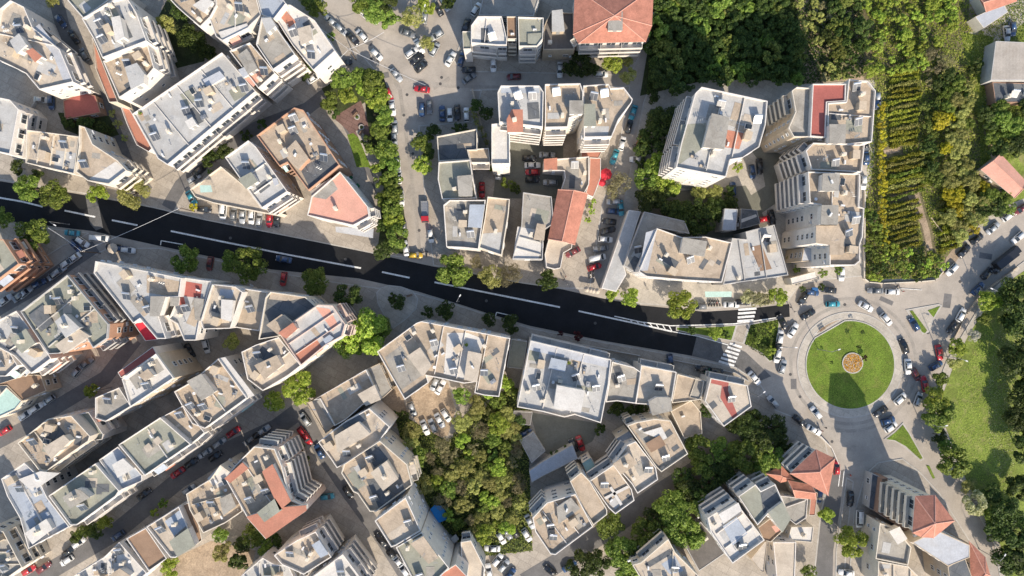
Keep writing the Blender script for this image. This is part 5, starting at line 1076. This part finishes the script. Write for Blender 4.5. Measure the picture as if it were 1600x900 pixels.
cars('around the junction above the roundabout', '1255,467,-60,k 1263,491,-30,k 1269,457,5,b 1295,453,5,k 1302,475,0,t 1315,428,90,w', z=.02)
cars('waiting in the column beside the green median', '1223,503,60,k 1219,527,-80,w 1216,542,-80,k 1215,556,-80,w 1223,573,-75,s', 'top', z=.02)
cars('driving round the roundabout', '1239,516,-60,w 1275,645,50,w 1353,479,30,w 1385,499,48,w 1413,541,70,k,n 1419,573,86,w 1407,623,-42,w 1376,643,-35,k 1388,657,-20,b 1392,667,-35,w 1368,454,3,g 1395,456,3,w', 'left', z=.11)
cars('driving at the bend below the dark road end', '1179,591,50,w 1208,628,50,s', 'top', z=.02)
cars('parked at the pavement south west of the roundabout', '1249,657,40,k 1272,672,30,w')
cars('beside the east traffic island', '1429,507,62,b', z=.02)
cars('parked along the park edge right of the roundabout', '1529,451,-42,b 1502,492,-60,w 1489,511,-55,k 1468,551,80,r 1463,571,-30,b 1445,600,78,r 1435,624,-70,s 1431,585,60,m', 'top', z=.06)
cars('on the wide north east road', '1595,327,-35,m 1576,337,-40,w 1552,356,-38,s 1591,371,-40,w 1527,373,-35,k 1507,392,-48,k 1488,421,-48,w 1563,417,-45,k 1543,427,-45,k', 'top', z=.05)
cars('on the south street below the roundabout', '1307,731,88,r 1329,780,92,k 1343,811,92,w,v 1323,895,5,w 1280,775,95,b', 'top', z=.05)
cars('in the courtyard behind the maroon terrace roof', '322,541,75,w 296,548,60,k', 'right')
cars('on the shaded street left of the red awning', '121,579,-50,s 135,567,-40,g 76,625,-35,s 57,637,-35,w 40,648,-35,w 7,673,-30,r', 'top')
cars('along the long diagonal street in the lower left', '411,673,-35,s 404,678,-35,k 390,688,-35,g 365,675,-33,r 343,692,-33,s 320,708,-33,s 336,713,-33,k 299,723,-33,k 277,739,-33,r 295,765,-35,s 225,772,-35,k 184,837,-35,b 123,848,-35,w 109,860,-38,k 104,876,-35,w 68,887,-35,m 45,891,-30,r', 'right')
cars('on the street right of the striped block', '477,655,55,s 479,684,60,r 473,677,55,r 499,705,60,b 544,769,55,k 511,776,-5,t 595,844,52,k 613,868,52,k 624,879,52,w 631,890,55,w', 'top')
cars('on the sandy parking pad at the centre', '644,639,72,s 664,668,68,w 676,665,65,s 687,657,60,w 697,649,58,w 679,600,-65,s 688,605,-60,w')
cars('in the shaded bottom parking beside the wood', '783,840,60,w 769,857,0,w 777,875,-50,w 787,884,-50,s 764,893,80,w 797,897,-50,b 792,832,60,g 804,830,65,k 823,836,60,w 828,815,60,s')
cars('in the courtyard beside the pale blue shed', '896,696,65,k 907,693,70,r 821,677,-20,b')
cars('in the shade under the bottom trees', '860,892,40,k 890,885,-30,b')
cars('parked on the pavement above the small tan roofs', '1047,564,85,b 1099,576,8,k 1120,580,8,k')
cars('in the dark lane near the top left', '95,33,55,b 115,57,58,k 80,160,88,b 65,156,5,s 132,85,60,g', 'top')
cars('at the left end of the roof garden', '303,279,-30,s 299,309,60,t 310,268,-40,k', 'bottom')
cars('parked at the top right beside the barn', '1573,52,85,s 1582,45,85,b')
cars('at the east foot of the tan towers', '1368,160,80,b 1352,230,85,k 1349,285,88,w 1353,245,88,b 1371,155,80,s', 'top')
# flatbed truck, lorry
def truck(x, y, a, label, lng, cab, bed, z=.02):
    t = thing('truck', label, 'truck', (*W(x, y, 1), z), -math.radians(a))
    mb = MB(); L = lng; pr = [(L/2, .5), (L/2, 1.3), (L/2-.35, 2.05), (L/2-1.7, 2.1), (L/2-1.7, .5)]
    for s in (-1, 1): pass
    b = 0; mb.v = [(px_, -1.0, pz) for px_, pz in pr]+[(px_, 1.0, pz) for px_, pz in pr]; mb.f = [(0, 1, 2, 3, 4), (9, 8, 7, 6, 5)]+[(i, i+5, (i+1) % 5+5, (i+1) % 5) for i in range(5)]; mb.m = [0]*7
    mb.build('cab', paint(cab), t)
    mb = MB(); mb.face([(L/2+.01, -.9, 1.32), (L/2+.01, .9, 1.32), (L/2-.33, .9, 2.03), (L/2-.33, -.9, 2.03)]); mb.face([(L/2+.03, .9, 1.32), (L/2+.03, -.9, 1.32), (L/2-.31, -.9, 2.03), (L/2-.31, .9, 2.03)]); mb.build('windscreen', glass, t)
    mb = MB(); x0, x1 = -L/2, L/2-1.85; m_ = (x0+x1)/2
    if bed == 'flat':
        mb.box((m_, 0, .95), (x1-x0, 2.1, .12))
        for s in (-1, 1): mb.box((m_, s*1.03, 1.2), (x1-x0, .06, .42))
        for xx in (x0+.03, x1-.03): mb.box((xx, 0, 1.2), (.06, 2.0, .42))
        for k in range(1, 5): mb.box((x0+(x1-x0)*k/5, 0, 1.03), (.08, 2.0, .05))
        mb.build('load_bed', metal_g, t)
    else:
        mb.box((m_, 0, 1.75), (x1-x0, 2.3, 2.2)); mb.box((m_, 0, 2.88), (x1-x0-.2, 2.1, .06)); mb.build('load_box', paint('k'), t)
    mb = MB(); mb.box((-.1, 0, .55), (L-.6, .9, .2)); mb.build('chassis', rubber, t)
    for xx in (L/2-.9, -L/2+1.1):
        for s in (-1, 1): mb = MB(); mb.tube((xx, s*.75, .42), (xx, s*1.02, .42), .42, n=16); mb.tube((xx, s*1.02, .42), (xx, s*1.03, .42), .22, n=10, m=1); mb.build('wheel', [rubber, rimm_], t)
truck(664, 331, 88, 'flatbed truck with red cab on the side street', 6.0, 'r', 'flat')
truck(1572, 402, -38, 'long dark lorry in the tree shade of the north east road', 8.5, 'k', 'box')
# motorcycles
def moto(c):
    t = thing('motorcycle', '', 'motorcycle')
    for xx in (-.62, .62): mb = MB(); mb.tube((xx, -.06, .3), (xx, .06, .3), .3, n=14); mb.build('wheel', rubber, t)
    mb = MB(); mb.tube((-.62, 0, .3), (-.1, 0, .55), .07, n=6); mb.tube((-.1, 0, .5), (.35, 0, .8), .12, .1, n=8); mb.tube((.62, 0, .3), (.4, 0, .95), .05, n=6); mb.box((-.1, 0, .4), (.4, .28, .3)); mb.build('body', paint(c), t)
    mb = MB(); mb.box((-.32, 0, .78), (.65, .26, .1)); mb.build('seat', rubber, t)
    mb = MB(); mb.tube((.4, -.35, 1.02), (.4, .35, 1.02), .02, n=6); mb.tube((.4, 0, .93), (.4, 0, 1.03), .03, n=6); mb.build('handlebar', metal_g, t); return t
mo = None
mposs = [(923, 423, 80, 'w', 'topmost'), (927, 428, 85, 's', 'second from the top'), (922, 431, 70, 'w', 'third from the top'), (928, 435, 95, 's', 'lowest')]
for k, (x, y, a, c, wd) in enumerate(mposs):
    mo = moto(c); mo.location = (*W(x, y, .5), .14); mo.rotation_euler.z = math.radians(a); tag(mo, f'{CC[c][0]} motorcycle parked below the red car, {wd} of the cluster', None, 'motorcycles in the cluster at the street corner')
for k, (x, y) in enumerate([(662, 394), (667, 397)]): mo = moto('k'); mo.location = (*W(x, y, .5), .02); mo.rotation_euler.z = .4+k; tag(mo, f"black motorcycle by the yellow car, {['left', 'right'][k]} of the two", None, 'motorcycles by the yellow car')
for k in range(5): mo = moto('ksgrw'[k]); mo.location = (*W(1108+k*4, 474, .5), .14); mo.rotation_euler.z = 1.4+.1*k; tag(mo, f'{CC["ksgrw"[k]][0]} motorcycle in the row before the big tan roof, {ORD[k]} from the left', None, 'motorcycles in the row before the big tan roof')
# ------------------------------------------------------------------ people
SK = {}
def person_mesh(v):
    if v in SK: return SK[v]
    st = [.22, .12, .3][v % 3]
    V = [(0, 0, .95), (0, 0, 1.2), (0, 0, 1.42), (0, 0, 1.52), (.02, 0, 1.66), (.02, 0, 1.76), (0, .19, 1.40), (.04, .25, 1.14), (.12, .24, .9), (0, -.19, 1.40), (-.04, -.25, 1.14), (.06, -.24, .9), (0, .1, .9), (st*.6, .1, .5), (st*.5, .1, .08), (st*.5+.14, .1, .04), (0, -.1, .9), (-st*.4, -.1, .5), (-st, -.1, .1), (-st+.13, -.1, .04)]
    E = [(0, 1), (1, 2), (2, 3), (3, 4), (4, 5), (2, 6), (6, 7), (7, 8), (2, 9), (9, 10), (10, 11), (0, 12), (12, 13), (13, 14), (14, 15), (0, 16), (16, 17), (17, 18), (18, 19)]
    rad = [.15, .15, .14, .06, .10, .085, .07, .05, .04, .07, .05, .04, .1, .07, .05, .04, .1, .07, .05, .04]
    me = bpy.data.meshes.new('sk'); me.from_pydata(V, E, []); o = bpy.data.objects.new('sk', me); C.objects.link(o); md = o.modifiers.new('s', 'SKIN'); sv = me.skin_vertices[0].data
    for i, q in enumerate(rad): sv[i].radius = (q, q)
    sv[0].use_root = True; o.modifiers.new('u', 'SUBSURF').levels = 1
    dg = bpy.context.evaluated_depsgraph_get(); res = bpy.data.meshes.new_from_object(o.evaluated_get(dg)); bpy.data.objects.remove(o)
    top = [mat('cloth_dark', (.03, .035, .05)), mat('cloth_pale', (.5, .5, .48)), mat('cloth_red', (.35, .06, .05))][v % 3]; res.materials.clear()
    for m_ in (top, mat('cloth_trousers', (.05, .06, .09)), mat('skin', (.5, .32, .24)), mat('hair', (.04, .03, .02))): res.materials.append(m_)
    for p in res.polygons:
        z = p.center.z; p.material_index = 3 if z > 1.72 or (z > 1.6 and p.center.x < -.01) else 2 if z > 1.5 or (abs(p.center.y) > .2 and z < 1.0) else 1 if z < .98 else 0; p.use_smooth = True
    res.name = 'person'; SK[v] = res; return res
PP = [(1401, 447, 'in dark clothes at the kerb of the vine garden, leftmost of three'), (1406, 450, 'in pale clothes at the kerb of the vine garden, middle of three'), (1411, 455, 'in red top at the kerb of the vine garden, rightmost of three'), (881, 437, 'in dark top on the side street mouth near the round ended terrace'),
      (886, 444, 'in pale top crossing the side street mouth'), (884, 432, 'in red top beside the round ended terrace'), (1235, 480, 'in dark top at the end of the upper carriageway'), (1242, 487, 'in pale top walking west of the junction'), (1284, 673, 'in red top on the pavement south west of the roundabout'), (1290, 668, 'in dark top on the pavement south west of the roundabout'),
      (1012, 452, 'in pale top below the big tan double roof'), (1328, 742, 'in red top on the south street kerb'), (612, 465, 'in dark top beside the teardrop plaza shrubs'), (145, 613, 'in pale top on the pavement by the lower left courtyard')]
for i, (x, y, l) in enumerate(PP):
    v = 0 if 'dark' in l.split(' in ')[0][:12] or 'in dark' in l else (1 if 'in pale' in l else 2)
    tag(link('person', person_mesh(v), None, (*W(x, y, .9), .14 if y > 0 else 0), R.uniform(0, 6.28)), 'person '+l, 'person')
# ------------------------------------------------------------------ lamps, poles, cables, awnings, small things
def lamp(x, y, ang, label, hgt=9, arm=1.7, group='tall street lamps', z=.12, double=False):
    X, Y = W(x, y, hgt); t = thing('street_lamp', label, 'street lamp', (X, Y, z), math.radians(ang), group)
    mb = MB(); mb.lathe((0, 0, 0), [(.2, 0), (.2, .15), (.11, .25), (.06, hgt-.3)], 10); mb.build('pole', metal_g, t)
    for s in ((1, -1) if double else (1,)):
        mb = MB(); mb.tube((0, 0, hgt-.4), (s*arm*.6, 0, hgt), .05, n=6); mb.tube((s*arm*.6, 0, hgt), (s*arm, 0, hgt+.05), .045, n=6); mb.build('arm', metal_g, t)
        mb = MB(); mb.box((s*(arm+.3), 0, hgt+.04), (.7, .28, .12)); mb.box((s*(arm+.3), 0, hgt-.04), (.7, .26, .05), m=1); mb.build('lamp_head', [metal_w, lampm], t)
for x, y, a, l, d in [(713, 472, 60, 'tall street lamp on the south pavement above the angular roof', 0), (76, 346, -30, 'tall street lamp beside the left edge fork trees', 0), (145, 612, 30, 'street lamp by the lower left courtyard', 0), (1232, 543, 0, 'double armed lamp between the median and the roundabout', 1),
                     (1499, 560, -20, 'white headed lamp at the park edge by the red car', 0), (1560, 455, 160, 'white headed lamp above the sunny park corner', 0), (1467, 667, 10, 'white headed lamp in the lawn at the west park edge', 0), (1564, 877, 60, 'lamp at the lower right park corner', 0), (1300, 550, 20, 'slim lamp on the roundabout lawn', 0),
                     (660, 20, 70, 'lamp near the top plaza cars', 0), (1185, 620, 40, 'lamp on the bend by the polygonal roof', 0), (480, 640, 0, 'lamp on the lower diagonal street', 0)]:
    lamp(x, y, a, l, double=bool(d))
def pole_line(a, b, label, ha=9, hb=9, lab2=None):
    A = Vector((*W(a[0], a[1], ha), ha)); Bv = Vector((*W(b[0], b[1], hb), hb)); mb = MB(); n = 14; prev = A
    for k in range(1, n+1): t = k/n; q = A.lerp(Bv, t)+Vector((0, 0, -4*t*(1-t)*.8)); mb.tube(prev, q, .045, n=4, cap=False); prev = q
    tag(mb.build('overhead_cable', metal_w), label, 'cable')
def upole(x, y, label, h=9):
    X, Y = W(x, y, h); t = thing('utility_pole', label, 'utility pole', (X, Y, .1), R.uniform(0, 3), 'wooden utility poles')
    mb = MB(); mb.tube((0, 0, 0), (0, 0, h), .16, .11, 10); mb.build('pole', bark, t); mb = MB(); mb.box((0, 0, h-.4), (1.8, .14, .14)); mb.build('crossbar', bark, t)
    for s in (-.8, -.3, .3, .8): mb = MB(); mb.lathe((s, 0, h-.33), [(.05, 0), (.07, .1), (.04, .2)], 8); mb.build('insulator', frame_w, t)
upole(545, 77, 'wooden pole with cables beside the white corner roof'); upole(281, 325, 'wooden pole at the alley mouth above the main road'); upole(127, 393, 'wooden pole at the road fork')
pole_line((545, 77), (665, 133), 'overhead cable crossing the upper street to the plaza'); pole_line((545, 77), (480, 28), 'overhead cable running along the upper street'); pole_line((545, 77), (600, 50), 'short overhead cable over the street bend')
pole_line((281, 325), (127, 393), 'long overhead cable crossing the dark main road'); pole_line((127, 393), (75, 356), 'overhead cable at the left fork')
pole_line((545, 77), (495, 118), 'overhead cable to the grey brown roof')
def canopy(p, h, m, label, name='awning', cat='awning'):
    t = thing(name, label, cat); q = WP(pts(p), h)
    if area(q) < 0: q = q[::-1]
    mb = MB(); mb.prism(q, h-.06, h); 
    mb.build('canopy', RF[m], t); mb = MB()
    for x, y in offset(q, .15): mb.tube((x, y, .1), (x, y, h-.06), .04, n=6)
    mb.build('post', metal_g, t)
O(280, 200); canopy('915,578 1140,590 1135,645 918,610', 3, 'metal', 'grey metal cafe canopy in front of the wedge shaped building'); canopy('120,335 185,335 195,375 125,378', 7.4, 'mint', 'green parasol canopy on the roof garden terrace')
O(1040, 400); canopy('230,208 388,208 386,240 234,241', 3, 'mint', 'pale turquoise shop awning below the big tan double roof')
O(480, 660); mb = MB(); q = WP(pts('720,510 745,485 790,490 825,545 815,570 770,590'), 1.6); mb.prism(q if area(q) > 0 else q[::-1], 1.5, 1.62)
tarp = thing('tarpaulin_shelter', 'bright blue tarpaulin shelter at the edge of the wood', 'tarpaulin'); mb.build('tarpaulin', mat('tarp_blue', (.02, .22, .55), var=.15, rough=.5), tarp); mb = MB(); [mb.tube((x, y, 0), (x, y, 1.5), .05, n=6) for x, y in offset(q if area(q) > 0 else q[::-1], .3)]; mb.build('post', metal_g, tarp)
canopy('838,680 870,655 890,685 858,710', 3, 'pale', 'small pale flat shelter beside the window wall')
O(0, 0, 1)
def umbrella(x, y, c, label, r=1.7, z=.13):
    t = thing('parasol', label, 'parasol', (*W(x, y, 2.5), z)); mb = MB(); mb.lathe((0, 0, 2.1), [(r, 0), (r*.55, .32), (.05, .62)], 8); mb.build('canopy', RF[c], t)
    mb = MB(); mb.tube((0, 0, 0), (0, 0, 2.15), .03, n=6); mb.lathe((0, 0, 0), [(.3, 0), (.3, .08), (.05, .1)], 10); mb.build('pole', metal_g, t)
umbrella(947, 272, 'bright', 'bright red parasol beside the terracotta tile strip, upper one'); umbrella(941, 285, 'bright', 'small bright red parasol beside the terracotta tile strip', 1.1)
for k in range(4): umbrella(917+k*5+ (k % 2), 452+k, 'cream', f'cream cafe parasol at the street corner, {ORD[k]} from the left', .9)
umbrella(175, 388, 'cream', 'large cream parasol near the tip of the wedge building', 1.5)
# rubbish containers and benches
def bin_(x, y, a, c, label, z=.13):
    t = thing('rubbish_container', label, 'rubbish container', (*W(x, y, .6), z), a, 'rubbish containers'); mb = MB(); mb.v = [(-.7, -.4, .15), (.7, -.4, .15), (.7, .4, .15), (-.7, .4, .15), (-.8, -.5, 1.1), (.8, -.5, 1.1), (.8, .5, 1.1), (-.8, .5, 1.1)]; mb.f = [(3, 2, 1, 0), (4, 5, 6, 7), (0, 1, 5, 4), (1, 2, 6, 5), (2, 3, 7, 6), (3, 0, 4, 7)]; mb.m = [0]*6
    mb.build('body', mat('bin_'+c, dict(green=(.03, .14, .06), blue=(.03, .12, .3), grey=(.2, .2, .2))[c]), t); mb = MB(); mb.box((0, 0, 1.16), (1.7, 1.05, .12)); mb.box((0, 0, 1.24), (1.5, .8, .06)); mb.build('lid', MATS['bin_'+c], t)
bin_(1239, 365, .2, 'green', 'green rubbish container at the foot of the tan tower'); bin_(547, 279, .8, 'green', 'green rubbish container below the brown edged roof'); bin_(558, 292, .8, 'green', 'green rubbish container by the wedge building')
bin_(1103, 578, .1, 'green', 'green rubbish container on the pavement above the low tan terrace'); bin_(650, 397, .3, 'grey', 'grey rubbish container at the side street corner'); bin_(1272, 452, 0, 'blue', 'blue rubbish container near the roundabout junction')
def bench(x, y, a, label):
    t = thing('bench', label, 'bench', (*W(x, y, .4), .13), a, 'wooden benches'); mb = MB(); [mb.box((0, -.18+k*.14, .45), (1.7, .11, .04)) for k in range(4)]; mb.build('seat', RF['brown'], t); mb = MB(); [mb.box((0, .3, .62+k*.15), (1.7, .04, .11)) for k in range(3)]; mb.build('backrest', RF['brown'], t)
    for s in (-.7, .7): mb = MB(); mb.box((s, .05, .22), (.07, .45, .42)); mb.build('leg', metal_g, t)
bench(556, 180, .8, 'bench on the brown paved square, upper one'); bench(565, 208, 1.0, 'bench on the brown paved square, lower one'); bench(640, 462, .3, 'bench on the teardrop plaza'); bench(1285, 515, .6, 'bench on the bare edge of the roundabout')
def planter(x, y, label):
    t = thing('tree_planter', label, 'planter', (*W(x, y, .3), .14), 0, 'round tree planters'); mb = MB(); mb.lathe((0, 0, 0), [(.75, 0), (.8, .45), (.62, .45), (.6, .35)], 18); mb.build('ring', GM['kerb'], t); mb = MB(); mb.lathe((0, 0, .2), [(.55, .0), (.4, .3), (.1, .5)], 10); mb.build('plant', LEAF['dark'], t)
planter(558, 183, 'round planter on the brown paved square, upper one'); planter(565, 199, 'round planter on the brown paved square, lower one')
# garden and road walls (low)
def wall(p, h, th, m, label, name='garden_wall', cat='wall', z0=0):
    P = [W(x, y, h) for x, y in pts(p)]; mb = MB()
    for a, b in zip(P, P[1:]):
        d = math.dist(a, b); mb.box(((a[0]+b[0])/2, (a[1]+b[1])/2, (h+z0)/2), (d+th*.9, th, h-z0), math.atan2(b[1]-a[1], b[0]-a[0]))
    tag(mb.build(name, m), label, cat)
wall('1352,300 1351,435 1358,441 1380,443 1440,440 1462,438 1474,425', .9, .25, WL['cream'], 'low cream wall around the lower vine garden')
wall('738,140 748,180 762,230', 1.1, .4, WL['stone'], 'sunlit stone wall with hedge left of the central block')
wall('1300,640 1240,600', .01, .01, WL['cream'], '') if False else None
wall('1283,682 1300,700 1312,728', 1.0, .2, WL['white'], 'white rimmed garden wall beside the red hip roof')
wall('60,150 45,172 10,160', 1.4, .2, WL['grey'], 'grey yard wall near the top left lane')
wall('1040,560 1100,572 1150,583 1170,596', .9, .2, WL['grey'], 'grey retaining wall along the pavement above the polygonal roof')
wall('1490,532 1512,490 1535,458 1590,418', .7, .25, WL['stone'], 'stone kerb wall along the park edge')
wall('1455,340 1490,385', .5, .2, WL['stone'], 'short stone edging at the garden parking pad')
wall('842,525 905,538 1000,556', 1.6, .2, WL['grey'], 'grey pavement wall above the big blue white roof')
build_all()
